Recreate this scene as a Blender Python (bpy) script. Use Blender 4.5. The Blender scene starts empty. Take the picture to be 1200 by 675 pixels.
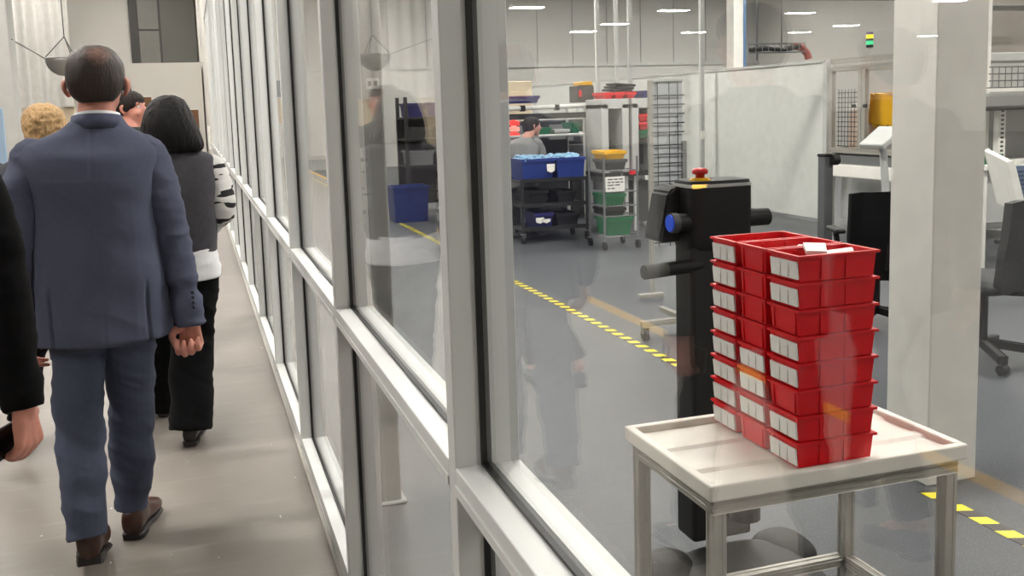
import bpy, bmesh, math, random
from mathutils import Vector, Matrix, noise
from math import sin, cos, pi, radians, sqrt, atan2
random.seed(7)
S = bpy.context.scene
COL = S.collection
V = Vector
# ------------------------------------------------------------------ camera
H = 1.56
FPX, CYP = 1141.6, 267.83
PITCH, YAW, ROLL = 0.124182, 0.3125916, -0.0300841
cp, sp, cy_, sy_ = cos(PITCH), sin(PITCH), cos(YAW), sin(YAW)
FW = V((sy_*cp, cy_*cp, -sp)); R0 = V((cy_, -sy_, 0)); U0 = R0.cross(FW)
RT = R0*cos(ROLL)+U0*sin(ROLL); UP = -R0*sin(ROLL)+U0*cos(ROLL)
CAMO = V((0, 0, H))
cam = bpy.data.cameras.new('camera'); camo = bpy.data.objects.new('camera', cam); COL.objects.link(camo)
m = Matrix((RT, UP, -FW)).transposed().to_4x4(); m.translation = CAMO
camo.matrix_world = m
cam.sensor_fit = 'HORIZONTAL'; cam.sensor_width = 36.0; cam.lens = FPX/1200*36.0
cam.shift_x = 0.0; cam.shift_y = -(337.5-CYP)/1200
cam.clip_start = 0.05; cam.clip_end = 300
S.camera = camo
def P(px, py, Y):                      # the point at depth Y seen at a pixel
    d = FW+RT*((px-600)/FPX)-UP*((py-CYP)/FPX)
    return CAMO+d*(Y/d.y)
def PX(px, py, X):
    d = FW+RT*((px-600)/FPX)-UP*((py-CYP)/FPX)
    return CAMO+d*(X/d.x)
# ------------------------------------------------------------------ world, exposure
w = bpy.data.worlds.new('world'); S.world = w; w.use_nodes = True
w.node_tree.nodes['Background'].inputs[0].default_value = (.9, .92, 1, 1)
w.node_tree.nodes['Background'].inputs[1].default_value = 0.15
S.view_settings.view_transform = 'Standard'; S.view_settings.look = 'None'
S.view_settings.gamma = 1.0; S.view_settings.use_curve_mapping = False
S.view_settings.exposure = 0.0
LAMP_HALL = 92.0
LAMP_SHOP = 112.0
try:
    S.cycles.use_denoising = True
    S.cycles.max_bounces = 10; S.cycles.transparent_max_bounces = 40
    S.cycles.diffuse_bounces = 4; S.cycles.glossy_bounces = 4
    S.cycles.use_light_tree = True
    S.cycles.sample_clamp_indirect = 6.0
except Exception:
    pass
# ------------------------------------------------------------------ materials
def lin(c):
    def f(u):
        u /= 255.0
        return u/12.92 if u <= .04045 else ((u+.055)/1.055)**2.4
    return (f(c[0]), f(c[1]), f(c[2]), 1)
MATS = {}
def mat(name, rgb, rough=.5, metal=0., var=.06, scale=8., bump=0., bscale=60., emis=0., spec=.5, coat=0., sheen=0., aniso=None):
    """procedural principled material: base colour broken up by a noise, optional noise bump"""
    if name in MATS: return MATS[name]
    M = bpy.data.materials.new(name); M.use_nodes = True; nt = M.node_tree; N = nt.nodes; L = nt.links
    b = N['Principled BSDF']
    c = lin(rgb)
    tc = N.new('ShaderNodeTexCoord')
    src = tc.outputs['Object']
    if aniso:
        mp = N.new('ShaderNodeMapping'); mp.inputs['Scale'].default_value = aniso; L.new(src, mp.inputs[0]); src = mp.outputs[0]
    nz = N.new('ShaderNodeTexNoise'); nz.inputs['Scale'].default_value = scale; nz.inputs['Detail'].default_value = 4
    L.new(src, nz.inputs['Vector'])
    mx = N.new('ShaderNodeMix'); mx.data_type = 'RGBA'
    L.new(nz.outputs['Fac'], mx.inputs['Factor'])
    mx.inputs['A'].default_value = tuple(max(0, u*(1-var*2)) for u in c[:3])+(1,)
    mx.inputs['B'].default_value = tuple(min(1, u*(1+var*2)) for u in c[:3])+(1,)
    L.new(mx.outputs['Result'], b.inputs['Base Color'])
    b.inputs['Roughness'].default_value = rough; b.inputs['Metallic'].default_value = metal
    b.inputs['Specular IOR Level'].default_value = spec
    b.inputs['Coat Weight'].default_value = coat
    b.inputs['Sheen Weight'].default_value = sheen
    if bump:
        n2 = N.new('ShaderNodeTexNoise'); n2.inputs['Scale'].default_value = bscale; n2.inputs['Detail'].default_value = 3
        L.new(src, n2.inputs['Vector'])
        bp = N.new('ShaderNodeBump'); bp.inputs['Strength'].default_value = bump; bp.inputs['Distance'].default_value = .01
        L.new(n2.outputs['Fac'], bp.inputs['Height']); L.new(bp.outputs['Normal'], b.inputs['Normal'])
    if emis:
        b.inputs['Emission Color'].default_value = c; b.inputs['Emission Strength'].default_value = emis
    MATS[name] = M
    return M
def glass_mat(name, tint, k=1.0, coat=0.):
    M = bpy.data.materials.new(name); M.use_nodes = True; nt = M.node_tree; N = nt.nodes; L = nt.links
    N.remove(N['Principled BSDF'])
    t = N.new('ShaderNodeBsdfTransparent'); t.inputs[0].default_value = tint
    g = N.new('ShaderNodeBsdfGlossy'); g.inputs['Roughness'].default_value = 0.0; g.inputs['Color'].default_value = (1, 1, 1, 1)
    fr = N.new('ShaderNodeFresnel'); fr.inputs['IOR'].default_value = 1.5
    # the pane is a coated double sheet: each face reflects more than plain glass; same on front and back faces
    geo = N.new('ShaderNodeNewGeometry')
    io = N.new('ShaderNodeMix'); io.data_type = 'FLOAT'; io.inputs['A'].default_value = 1.5; io.inputs['B'].default_value = 1/1.5
    L.new(geo.outputs['Backfacing'], io.inputs['Factor'])
    # Fresnel inverts the IOR on back faces itself, so hand it the inverse there
    L.new(io.outputs['Result'], fr.inputs['IOR'])
    ml = N.new('ShaderNodeMath'); ml.operation = 'MULTIPLY_ADD'; ml.inputs[1].default_value = k; ml.inputs[2].default_value = coat; ml.use_clamp = True
    L.new(fr.outputs[0], ml.inputs[0])
    mx = N.new('ShaderNodeMixShader'); L.new(ml.outputs[0], mx.inputs[0]); L.new(t.outputs[0], mx.inputs[1]); L.new(g.outputs[0], mx.inputs[2])
    L.new(mx.outputs[0], N['Material Output'].inputs['Surface'])
    MATS[name] = M
    return M
GLASS = glass_mat('storefront_glass', (.97, .978, .975, 1), .74, .052)
def emit(name, rgb, st):
    return mat(name, rgb, .4, 0, 0, 1, emis=st)
def concrete():
    M = bpy.data.materials.new('polished_concrete'); M.use_nodes = True; nt = M.node_tree; N = nt.nodes; L = nt.links
    b = N['Principled BSDF']; tc = N.new('ShaderNodeTexCoord')
    def nz(s, d, mp=None):
        n = N.new('ShaderNodeTexNoise'); n.inputs['Scale'].default_value = s; n.inputs['Detail'].default_value = d
        if mp:
            q = N.new('ShaderNodeMapping'); q.inputs['Scale'].default_value = mp; L.new(tc.outputs['Object'], q.inputs[0]); L.new(q.outputs[0], n.inputs['Vector'])
        else: L.new(tc.outputs['Object'], n.inputs['Vector'])
        return n
    a = nz(1.6, 6); r = N.new('ShaderNodeValToRGB'); e = r.color_ramp.elements
    e[0].position = .3; e[0].color = lin((118, 111, 104)); e[1].position = .72; e[1].color = lin((143, 136, 129))
    L.new(a.outputs['Fac'], r.inputs[0])
    # scuffed trowel streaks
    s = nz(3, 5, (1.0, 7.0, 1)); rs = N.new('ShaderNodeValToRGB'); rs.color_ramp.elements[0].position = .58; rs.color_ramp.elements[1].position = .72
    L.new(s.outputs['Fac'], rs.inputs[0])
    m1 = N.new('ShaderNodeMix'); m1.data_type = 'RGBA'; L.new(r.outputs[0], m1.inputs['A']); m1.inputs['B'].default_value = lin((156, 149, 142))
    q = N.new('ShaderNodeMath'); q.operation = 'MULTIPLY'; q.inputs[1].default_value = .35; L.new(rs.outputs[0], q.inputs[0]); L.new(q.outputs[0], m1.inputs['Factor'])
    # white paint flecks
    f = nz(38, 2, (1, .6, 1)); rf = N.new('ShaderNodeValToRGB'); rf.color_ramp.elements[0].position = .745; rf.color_ramp.elements[1].position = .77
    L.new(f.outputs['Fac'], rf.inputs[0])
    m2 = N.new('ShaderNodeMix'); m2.data_type = 'RGBA'; L.new(m1.outputs['Result'], m2.inputs['A']); m2.inputs['B'].default_value = lin((222, 220, 214))
    L.new(rf.outputs[0], m2.inputs['Factor'])
    L.new(m2.outputs['Result'], b.inputs['Base Color'])
    rr = N.new('ShaderNodeMapRange'); rr.inputs['To Min'].default_value = .3; rr.inputs['To Max'].default_value = .55
    L.new(a.outputs['Fac'], rr.inputs['Value']); L.new(rr.outputs[0], b.inputs['Roughness'])
    bp = N.new('ShaderNodeBump'); bp.inputs['Strength'].default_value = .08; bp.inputs['Distance'].default_value = .01
    L.new(s.outputs['Fac'], bp.inputs['Height']); L.new(bp.outputs[0], b.inputs['Normal'])
    return M
def epoxy():
    M = bpy.data.materials.new('grey_epoxy_floor'); M.use_nodes = True; nt = M.node_tree; N = nt.nodes; L = nt.links
    b = N['Principled BSDF']; tc = N.new('ShaderNodeTexCoord')
    n = N.new('ShaderNodeTexNoise'); n.inputs['Scale'].default_value = .9; n.inputs['Detail'].default_value = 5; L.new(tc.outputs['Object'], n.inputs['Vector'])
    r = N.new('ShaderNodeValToRGB'); r.color_ramp.elements[0].position = .3; r.color_ramp.elements[1].position = .7
    r.color_ramp.elements[0].color = lin((64, 67, 71)); r.color_ramp.elements[1].color = lin((77, 80, 84)); L.new(n.outputs['Fac'], r.inputs[0])
    f = N.new('ShaderNodeTexNoise'); f.inputs['Scale'].default_value = 160; f.inputs['Detail'].default_value = 2; L.new(tc.outputs['Object'], f.inputs['Vector'])
    rf = N.new('ShaderNodeValToRGB'); rf.color_ramp.elements[0].position = .6; rf.color_ramp.elements[1].position = .7; L.new(f.outputs['Fac'], rf.inputs[0])
    mx = N.new('ShaderNodeMix'); mx.data_type = 'RGBA'; L.new(r.outputs[0], mx.inputs['A']); mx.inputs["B"].default_value = lin((122, 124, 128))
    L.new(rf.outputs[0], mx.inputs['Factor']); L.new(mx.outputs['Result'], b.inputs['Base Color'])
    b.inputs['Roughness'].default_value = .4; b.inputs['Specular IOR Level'].default_value = .35
    bp = N.new('ShaderNodeBump'); bp.inputs['Strength'].default_value = .12; bp.inputs['Distance'].default_value = .006
    L.new(f.outputs['Fac'], bp.inputs['Height']); L.new(bp.outputs[0], b.inputs['Normal'])
    return M
def stripes(name, ca, cb, per, skew):
    M = bpy.data.materials.new(name); M.use_nodes = True; nt = M.node_tree; N = nt.nodes; L = nt.links
    b = N['Principled BSDF']; tc = N.new('ShaderNodeTexCoord'); sx = N.new('ShaderNodeSeparateXYZ'); L.new(tc.outputs['Object'], sx.inputs[0])
    a = N.new('ShaderNodeMath'); a.operation = 'MULTIPLY_ADD'; a.inputs[1].default_value = skew; L.new(sx.outputs['X'], a.inputs[0]); L.new(sx.outputs['Y'], a.inputs[2])
    d = N.new('ShaderNodeMath'); d.operation = 'DIVIDE'; d.inputs[1].default_value = per; L.new(a.outputs[0], d.inputs[0])
    f = N.new('ShaderNodeMath'); f.operation = 'FRACT'; L.new(d.outputs[0], f.inputs[0])
    g = N.new('ShaderNodeMath'); g.operation = 'GREATER_THAN'; g.inputs[1].default_value = .5; L.new(f.outputs[0], g.inputs[0])
    mx = N.new('ShaderNodeMix'); mx.data_type = 'RGBA'; mx.inputs['A'].default_value = lin(ca); mx.inputs['B'].default_value = lin(cb)
    L.new(g.outputs[0], mx.inputs['Factor']); L.new(mx.outputs['Result'], b.inputs['Base Color']); b.inputs['Roughness'].default_value = .4
    return M
def animal_print():
    M = bpy.data.materials.new('zebra_print_cloth'); M.use_nodes = True; nt = M.node_tree; N = nt.nodes; L = nt.links
    b = N['Principled BSDF']; tc = N.new('ShaderNodeTexCoord'); q = N.new('ShaderNodeMapping'); q.inputs['Scale'].default_value = (9, 9, 26)
    q.inputs['Rotation'].default_value = (0, .5, 0)
    L.new(tc.outputs['Object'], q.inputs[0])
    n = N.new('ShaderNodeTexNoise'); n.inputs['Scale'].default_value = 1.1; n.inputs['Detail'].default_value = 1; L.new(q.outputs[0], n.inputs['Vector'])
    r = N.new('ShaderNodeValToRGB'); r.color_ramp.elements[0].position = .555; r.color_ramp.elements[1].position = .575
    r.color_ramp.elements[0].color = lin((205, 203, 200)); r.color_ramp.elements[1].color = lin((18, 17, 20)); L.new(n.outputs['Fac'], r.inputs[0])
    L.new(r.outputs[0], b.inputs['Base Color']); b.inputs['Roughness'].default_value = .8
    return M
def thin_hair(cx, cy, cz, rad, hair, skin):
    """short hair that thins out around the crown"""
    M = bpy.data.materials.new('short_brown_hair'); M.use_nodes = True; nt = M.node_tree; N = nt.nodes; L = nt.links
    b = N['Principled BSDF']; tc = N.new('ShaderNodeTexCoord')
    d = N.new('ShaderNodeVectorMath'); d.operation = 'DISTANCE'; L.new(tc.outputs['Object'], d.inputs[0]); d.inputs[1].default_value = (cx, cy, cz)
    n = N.new('ShaderNodeTexNoise'); n.inputs['Scale'].default_value = 70; L.new(tc.outputs['Object'], n.inputs['Vector'])
    a = N.new('ShaderNodeMath'); a.operation = 'MULTIPLY_ADD'; a.inputs[1].default_value = .03; L.new(n.outputs['Fac'], a.inputs[0]); L.new(d.outputs['Value'], a.inputs[2])
    mr = N.new('ShaderNodeMapRange'); mr.inputs['From Min'].default_value = rad*.6; mr.inputs['From Max'].default_value = rad*1.5; L.new(a.outputs[0], mr.inputs['Value'])
    mx = N.new('ShaderNodeMix'); mx.data_type = 'RGBA'; mx.inputs['A'].default_value = lin(skin); mx.inputs['B'].default_value = lin(hair)
    L.new(mr.outputs[0], mx.inputs['Factor']); L.new(mx.outputs['Result'], b.inputs['Base Color'])
    b.inputs['Roughness'].default_value = .55
    m2 = N.new('ShaderNodeMapping'); m2.inputs['Scale'].default_value = (160, 160, 30); L.new(tc.outputs['Object'], m2.inputs[0])
    n2 = N.new('ShaderNodeTexNoise'); n2.inputs['Scale'].default_value = 1.; L.new(m2.outputs[0], n2.inputs['Vector'])
    bp = N.new('ShaderNodeBump'); bp.inputs['Strength'].default_value = .5; bp.inputs['Distance'].default_value = .006
    L.new(n2.outputs['Fac'], bp.inputs['Height']); L.new(bp.outputs[0], b.inputs['Normal'])
    return M
def M_hair(name, rgb):
    return mat(name, rgb, .55, 0, .35, 1., bump=.8, bscale=1.6, spec=.25, aniso=(110, 110, 12))
ALU = mat('satin_aluminium_frame', (220, 221, 219), .42, .1, .03, 3)
GASKET = mat('black_rubber_gasket', (14, 14, 13), .5)
WHITEW = mat('painted_wall_white', (226, 223, 216), .75, 0, .02, 1.5)
GREYW = mat('painted_wall_grey', (184, 182, 176), .75, 0, .03, 1.)
DARKW = mat('dark_panel_grey', (96, 95, 90), .6, 0, .04, 2)
CHAR = mat('charcoal_frame', (62, 61, 58), .5)
PROFILE = mat('extruded_aluminium', (168, 165, 157), .42, .3, .05, 30, aniso=(1, 1, 1))
PLASTICW = mat('white_hdpe', (236, 231, 221), .45, 0, .03, 10)
RED = mat('red_polypropylene', (214, 6, 22), .38, 0, .05, 14)
LABELW = mat('white_label_card', (238, 235, 230), .45, 0, .05, 40)
BLACKP = mat('black_plastic', (20, 19, 19), .55, 0, .1, 20, spec=.35)
BLACKM = mat('black_painted_steel', (26, 25, 25), .55, 0, .1, 10)
DGREY = mat('dark_grey_plastic', (66, 66, 66), .5)
MGREY = mat('mid_grey_paint', (128, 128, 126), .5)
LGREY = mat('light_grey_paint', (182, 183, 180), .5)
WHITEP = mat('white_powder_coat', (236, 234, 227), .4)
BLUEB = mat('blue_tote_plastic', (22, 48, 122), .4, 0, .08, 8)
NAVY = mat('navy_plastic', (30, 28, 92), .45)
GREENB = mat('green_bin_plastic', (2, 104, 60), .4)
YELB = mat('yellow_plastic', (222, 168, 10), .4)
YELR = mat('robot_yellow_paint', (222, 168, 20), .35)
SKIN = mat('skin', (196, 142, 122), .5, 0, .08, 30)
SKIN2 = mat('skin_rosy', (205, 140, 122), .5, 0, .1, 30)
WIRE = mat('zinc_wire', (120, 122, 124), .4, .5)
DWIRE = mat('dark_wire', (58, 60, 64), .5)
# ------------------------------------------------------------------ mesh helpers
WL = {}
def tag(o, label=None, cat=None, group=None, kind=None):
    if label: o['label'] = label
    if cat: o['category'] = cat
    if group: o['group'] = group
    if kind: o['kind'] = kind
    return o
def thing(name, label, cat, loc=(0, 0, 0), group=None, kind=None):
    o = bpy.data.objects.new(name, None); COL.objects.link(o); o.location = loc; o.empty_display_size = .1
    WL[o.name] = V(loc)
    return tag(o, label, cat, group, kind)
def obj(name, bm, material, parent=None, loc=None, smooth=False, label=None):
    """links a bmesh given in world coordinates as ONE object whose origin is the parent's base (or loc)"""
    base = WL[parent.name] if parent is not None else V(loc) if loc is not None else V((0, 0, 0))
    if isinstance(bm, bpy.types.Mesh): me = bm
    else:
        me = bpy.data.meshes.new(name)
        bmesh.ops.recalc_face_normals(bm, faces=bm.faces)
        bm.to_mesh(me); bm.free()
    me.transform(Matrix.Translation(-base))
    me.materials.clear(); me.materials.append(material)
    if smooth:
        for p in me.polygons: p.use_smooth = True
    o = bpy.data.objects.new(name, me); COL.objects.link(o)
    WL[o.name] = base
    if parent is not None: o.parent = parent
    else: o.location = base
    if label: o['label'] = label
    return o
def dup(root, off, label=None, group=None):
    def cp_(o, par):
        c = o.copy(); COL.objects.link(c)
        WL[c.name] = WL[o.name]+V(off)
        if par is not None: c.parent = par
        for ch in list(o.children): cp_(ch, c)
        return c
    r = cp_(root, None); r.location = root.location+V(off)
    if label: r['label'] = label
    if group: r['group'] = group
    return r
def NB(): return bmesh.new()
def box(bm, lo, hi, bev=0., seg=1):
    lo = V(lo); hi = V(hi)
    r = bmesh.ops.create_cube(bm, size=1.0)
    vs = r['verts']; c = (lo+hi)/2; d = hi-lo
    for v in vs: v.co = V((v.co.x*d.x, v.co.y*d.y, v.co.z*d.z))+c
    if bev > 0:
        es = list({e for v in vs for e in v.link_edges})
        bmesh.ops.bevel(bm, geom=es, offset=min(bev, min(abs(d.x), abs(d.y), abs(d.z))*.45), segments=seg, affect='EDGES', profile=.5)
    return bm
def bar(bm, a, b, w, h=None, up=(0, 0, 1), bev=0.):
    """rectangular bar from a to b, width w across, height h along up"""
    a = V(a); b = V(b); h = h or w; d = b-a; L = d.length; d.normalize(); up = V(up)
    if abs(d.dot(up)) > .99: up = V((0, 1, 0))
    x = d.cross(up).normalized(); z = x.cross(d)
    r = bmesh.ops.create_cube(bm, size=1.0); c = (a+b)/2
    for v in r['verts']: v.co = c+d*(v.co.y*L)+x*(v.co.x*w)+z*(v.co.z*h)
    if bev:
        es = list({e for v in r['verts'] for e in v.link_edges})
        bmesh.ops.bevel(bm, geom=es, offset=bev, segments=1, affect='EDGES')
    return bm
def frame_of(d):
    d = d.normalized(); a = V((0, 0, 1)) if abs(d.z) < .9 else V((1, 0, 0))
    x = d.cross(a).normalized(); return x, d.cross(x).normalized()
def tube(bm, pts, r, seg=10, cap=True):
    """round tube through pts, r one radius or a list"""
    pts = [V(p) for p in pts]; n = len(pts)
    rs = r if isinstance(r, (list, tuple)) else [r]*n
    d0 = (pts[1]-pts[0]).normalized(); x, y = frame_of(d0); rows = []
    for i, p in enumerate(pts):
        d = (pts[min(i+1, n-1)]-pts[max(i-1, 0)]).normalized()
        x = (x-d*x.dot(d)).normalized(); y = d.cross(x)
        rows.append([bm.verts.new(p+(x*cos(2*pi*k/seg)+y*sin(2*pi*k/seg))*rs[i]) for k in range(seg)])
    for a, b in zip(rows, rows[1:]):
        for k in range(seg): bm.faces.new((a[k], a[(k+1) % seg], b[(k+1) % seg], b[k]))
    if cap: bm.faces.new(rows[0]); bm.faces.new(rows[-1])
    return bm
def cyl(bm, a, b, r, seg=16): return tube(bm, [a, b], r, seg)
def lathe(bm, prof, c, seg=24):
    c = V(c); rows = []
    for r, z in prof:
        rows.append([bm.verts.new(c+V((r*cos(2*pi*k/seg), r*sin(2*pi*k/seg), z))) for k in range(seg)])
    for a, b in zip(rows, rows[1:]):
        for k in range(seg): bm.faces.new((a[k], a[(k+1) % seg], b[(k+1) % seg], b[k]))
    bm.faces.new(rows[0]); bm.faces.new(rows[-1])
    return bm
def prism(bm, poly, ext):
    """closed polygon (list of points) extruded by the vector ext"""
    e = V(ext); a = [bm.verts.new(V(p)) for p in poly]; b = [bm.verts.new(V(p)+e) for p in poly]; n = len(a)
    bm.faces.new(a); bm.faces.new(b)
    for k in range(n): bm.faces.new((a[k], a[(k+1) % n], b[(k+1) % n], b[k]))
    return bm
def crom(vals, t):
    """Catmull-Rom through a list of tuples, t from 0 to 1"""
    n = len(vals)-1; u = min(max(t*n, 0), n-1e-6); i = int(u); f = u-i
    p0, p1, p2, p3 = vals[max(i-1, 0)], vals[i], vals[i+1], vals[min(i+2, n)]
    return tuple(.5*(2*b+(c-a)*f+(2*a-5*b+4*c-d)*f*f+(3*b-a-3*c+d)*f**3) for a, b, c, d in zip(p0, p1, p2, p3))
def limb(bm, pts, rs, seg=16, steps=6, flat=False):
    """smooth tapering limb with rounded ends; rs entries are radii or (across, along y) pairs"""
    pr_ = [tuple(p)+(r if isinstance(r, tuple) else (r, r)) for p, r in zip(pts, rs)]
    n = (len(pts)-1)*steps; sm = [crom(pr_, k/n) for k in range(n+1)]
    P_ = [V(s[:3]) for s in sm]; R_ = [s[3:] for s in sm]
    d0 = (P_[0]-P_[1]).normalized(); d1 = (P_[-1]-P_[-2]).normalized()
    capa = [(P_[0]+d0*R_[0][0]*sin(a), cos(a)) for a in (1.4, 1.0, .5)]; capb = [(P_[-1]+d1*R_[-1][0]*sin(a), cos(a)) for a in (.5, 1.0, 1.4)]
    Q = [(p, R_[0][0]*c, R_[0][1]*c) for p, c in capa]+[(p, r[0], r[1]) for p, r in zip(P_, R_)]+([] if flat else [(p, R_[-1][0]*c, R_[-1][1]*c) for p, c in capb])
    x = None; rows = []
    for i, (p, ra, rb) in enumerate(Q):
        d = (Q[min(i+1, len(Q)-1)][0]-Q[max(i-1, 0)][0])
        d = d.normalized() if d.length > 1e-9 else V((0, 0, -1))
        if x is None:
            y0 = V((0, 1, 0)) if abs(d.y) < .8 else V((0, 0, 1)); x = y0.cross(d).normalized()
        x = (x-d*x.dot(d)).normalized(); y = d.cross(x)
        rows.append([bm.verts.new(p+x*cos(2*pi*k/seg)*ra+y*sin(2*pi*k/seg)*rb) for k in range(seg)])
    for a, b in zip(rows, rows[1:]):
        for k in range(seg): bm.faces.new((a[k], a[(k+1) % seg], b[(k+1) % seg], b[k]))
    bm.faces.new(rows[0]); bm.faces.new(rows[-1])
    return bm
def rings(bm, rows, seg=32, steps=5):
    """stack of horizontal superellipses; row = (z, cx, cy, half width, half depth, exponent)"""
    n = (len(rows)-1)*steps; out = []
    for k in range(n+1):
        z, cx, cy, a, b, e = crom(rows, k/n); vs = []
        for j in range(seg):
            t = 2*pi*j/seg; c, s = cos(t), sin(t)
            vs.append(bm.verts.new((cx+a*math.copysign(abs(c)**(2/e), c), cy+b*math.copysign(abs(s)**(2/e), s), z)))
        out.append(vs)
    for a, b in zip(out, out[1:]):
        for k in range(seg): bm.faces.new((a[k], a[(k+1) % seg], b[(k+1) % seg], b[k]))
    bm.faces.new(out[0]); bm.faces.new(out[-1])
    return bm
def ell(bm, c, r, seg=20, rot=None):
    q = bmesh.ops.create_uvsphere(bm, u_segments=seg, v_segments=seg//2+2, radius=1.)
    for v in q['verts']:
        p = V((v.co.x*r[0], v.co.y*r[1], v.co.z*r[2]))
        if rot is not None: p = rot @ p
        v.co = p+V(c)
    return bm
def remesh(bm, voxel, smooth=4, wr=None):
    """fuses overlapping closed shapes into one continuous skin; wr(co, normal) -> offset along the normal"""
    me = bpy.data.meshes.new('tmp'); bmesh.ops.recalc_face_normals(bm, faces=bm.faces); bm.to_mesh(me); bm.free()
    o = bpy.data.objects.new('tmp', me); COL.objects.link(o)
    r = o.modifiers.new('r', 'REMESH'); r.mode = 'VOXEL'; r.voxel_size = voxel
    if smooth:
        s = o.modifiers.new('s', 'SMOOTH'); s.factor = .5; s.iterations = smooth
    dg = bpy.context.evaluated_depsgraph_get(); dg.update()
    out = bpy.data.meshes.new_from_object(o.evaluated_get(dg))
    bpy.data.objects.remove(o); bpy.data.meshes.remove(me)
    if wr:
        nn = [(v.co.copy(), v.normal.copy()) for v in out.vertices]
        for v, (c, n) in zip(out.vertices, nn): v.co = c+n*wr(c, n)
    return out
def fold(fx, fy, fz, amp, seed=0.):
    def f(c, n): return amp*(noise.noise(V((c.x*fx+seed, c.y*fy, c.z*fz)))+.5*noise.noise(V((c.x*fx*2+seed, c.y*fy*2+3, c.z*fz*2))))
    return f
def ridge(fx, fy, fz, amp, seed=0.):
    def f(c, n):
        a = noise.noise(V((c.x*fx+seed, c.y*fy, c.z*fz))); b = noise.noise(V((c.x*fx*1.9+seed+7, c.y*fy*1.9, c.z*fz*1.7)))
        return amp*((.45-abs(a)*1.6)+.45*(.45-abs(b)*1.6))
    return f
def struct(name, bm, m, loc=(0, 0, 0)):
    return tag(obj(name, bm, m, None, loc), kind='structure')
# ------------------------------------------------------------------ room shell
XO, XI, XG = .386, .501, .44            # outer face, inner face and glass plane of the glazed wall
CEIL = 6.6; YF = 36.0; XL = -30.0; YB = -5.0; SX = 17.0; SY = 27.0
struct('floor', box(NB(), (XL, YB, -.1), (XG, YF, 0)), concrete())
f2 = struct('floor_shop', box(NB(), (XG, YB, -.1), (SX, SY, 0)), epoxy()); f2.name = 'floor.001'
struct('ceiling', box(NB(), (XL, YB, CEIL), (SX, YF, CEIL+.1)), mat('ceiling_deck_grey', (128, 127, 124), .8))
struct('wall_far', box(NB(), (XL, YF, 0), (XI, YF+.2, CEIL)), WHITEW)
struct('wall_left', box(NB(), (XL-.2, YB, 0), (XL, YF, CEIL)), WHITEW)
struct('wall_back', box(NB(), (XL, YB-.2, 0), (SX, YB, CEIL)), WHITEW)
wb = NB(); box(wb, (.47, SY, 0), (SX, SY+.2, 2.73)); struct('wall_shop_far', wb, mat('painted_wall_shop', (192, 191, 186), .75, 0, .02, 1.5))
struct('wall_shop_far_upper', box(NB(), (.47, SY+.12, 2.73), (SX, SY+.3, CEIL)), mat('painted_wall_shop_upper', (184, 183, 179), .75, 0, .02, 1.5)).name = 'wall_shop_far.001'
struct('trim_1', box(NB(), (.52, SY-.06, 2.68), (SX, SY+.12, 2.76)), LGREY)
jb = NB()
for k in range(14): box(jb, (2+k*1.1, SY+.1, 2.76), (2+k*1.1+.018, SY+.125, CEIL))
struct('trim_2', jb, MGREY)
struct('wall_shop_right', box(NB(), (SX, YB, 0), (SX+.2, SY, CEIL)), GREYW)
HEAD = 3.6
struct('wall_hall_white', box(NB(), (XL, 34.2, 0), (-6.2, YF, 3.15)), mat('bright_drape_white', (236, 234, 228), .7)).name = 'wall_far.004'
f3 = struct('floor_carpet', box(NB(), (XL, YB, 0), (-2.14, 33, .004)), mat('grey_carpet_tile', (84, 84, 86), .95, 0, .15, 40)); f3.name = 'floor.002'  # unseen dark floor, added to keep its reflection in the glass weak
struct('wall_right', box(NB(), (XO+.005, YB, HEAD+.06), (XI, YF, CEIL)), WHITEW)
# the glazed partition, bay by bay
PITCHM = 1.4515; Y0 = 1.545; MW = .048
NBAY = 14
def bay(k, first):
    y0 = Y0+k*PITCHM; y1 = y0+PITCHM
    t = thing('window_%d' % first, None, None, (XG, y0, 0), kind='structure')
    def rail(z0, z1, groove):
        b = NB()
        box(b, (XO, y0+MW, z0), (XI, y1, z1), .0015)
        if groove: box(b, (XO-.003, y0+MW, z0+.004), (XO+.001, y1, z0+.02))
        return b
    obj('mullion', box(NB(), (XO, y0, 0), (XI, y0+MW, HEAD), .002), ALU, t)
    obj('transom', rail(.905, .955, True), ALU, t)
    obj('sill_rail', rail(0, .066, True), ALU, t)
    obj('head_rail', rail(HEAD, HEAD+.06, False), ALU, t)
    g = NB(); a, b_ = XG-.009, XG+.009; s = .006
    for z0, z1 in ((.066, .905), (.955, HEAD)):
        box(g, (a, y0+MW, z0), (b_, y0+MW+s, z1)); box(g, (a, y1-s, z0), (b_, y1, z1))
        box(g, (a, y0+MW+s, z0), (b_, y1-s, z0+s)); box(g, (a, y0+MW+s, z1-s), (b_, y1-s, z1))
    obj('gasket', g, GASKET, t)
    for z0, z1 in ((.066, .905), (.955, HEAD)):
        obj('glass_pane', box(NB(), (XG-.004, y0+MW+s*.5, z0+s*.5), (XG+.004, y1-s*.5, z1-s*.5)), GLASS, t)
n = 1
for k in range(-3, NBAY): bay(k, n); n += 1
yend = Y0+NBAY*PITCHM
struct('wall_right_end', box(NB(), (XO+.01, yend, 0), (XI, YF, HEAD+.06)), WHITEW).name = 'wall_right.001'
wr_ = NB(); box(wr_, (XO-.005, yend, .905), (XO+.01, YF, .955)); box(wr_, (XO-.003, yend, 0), (XO+.01, YF, .066)); struct('trim_3', wr_, ALU)
struct('baseboard_right', box(NB(), (XO-.014, YB+.02, 0), (XO-.001, yend, .006)), mat('sealant_bead', (206, 202, 194), .5))
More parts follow.
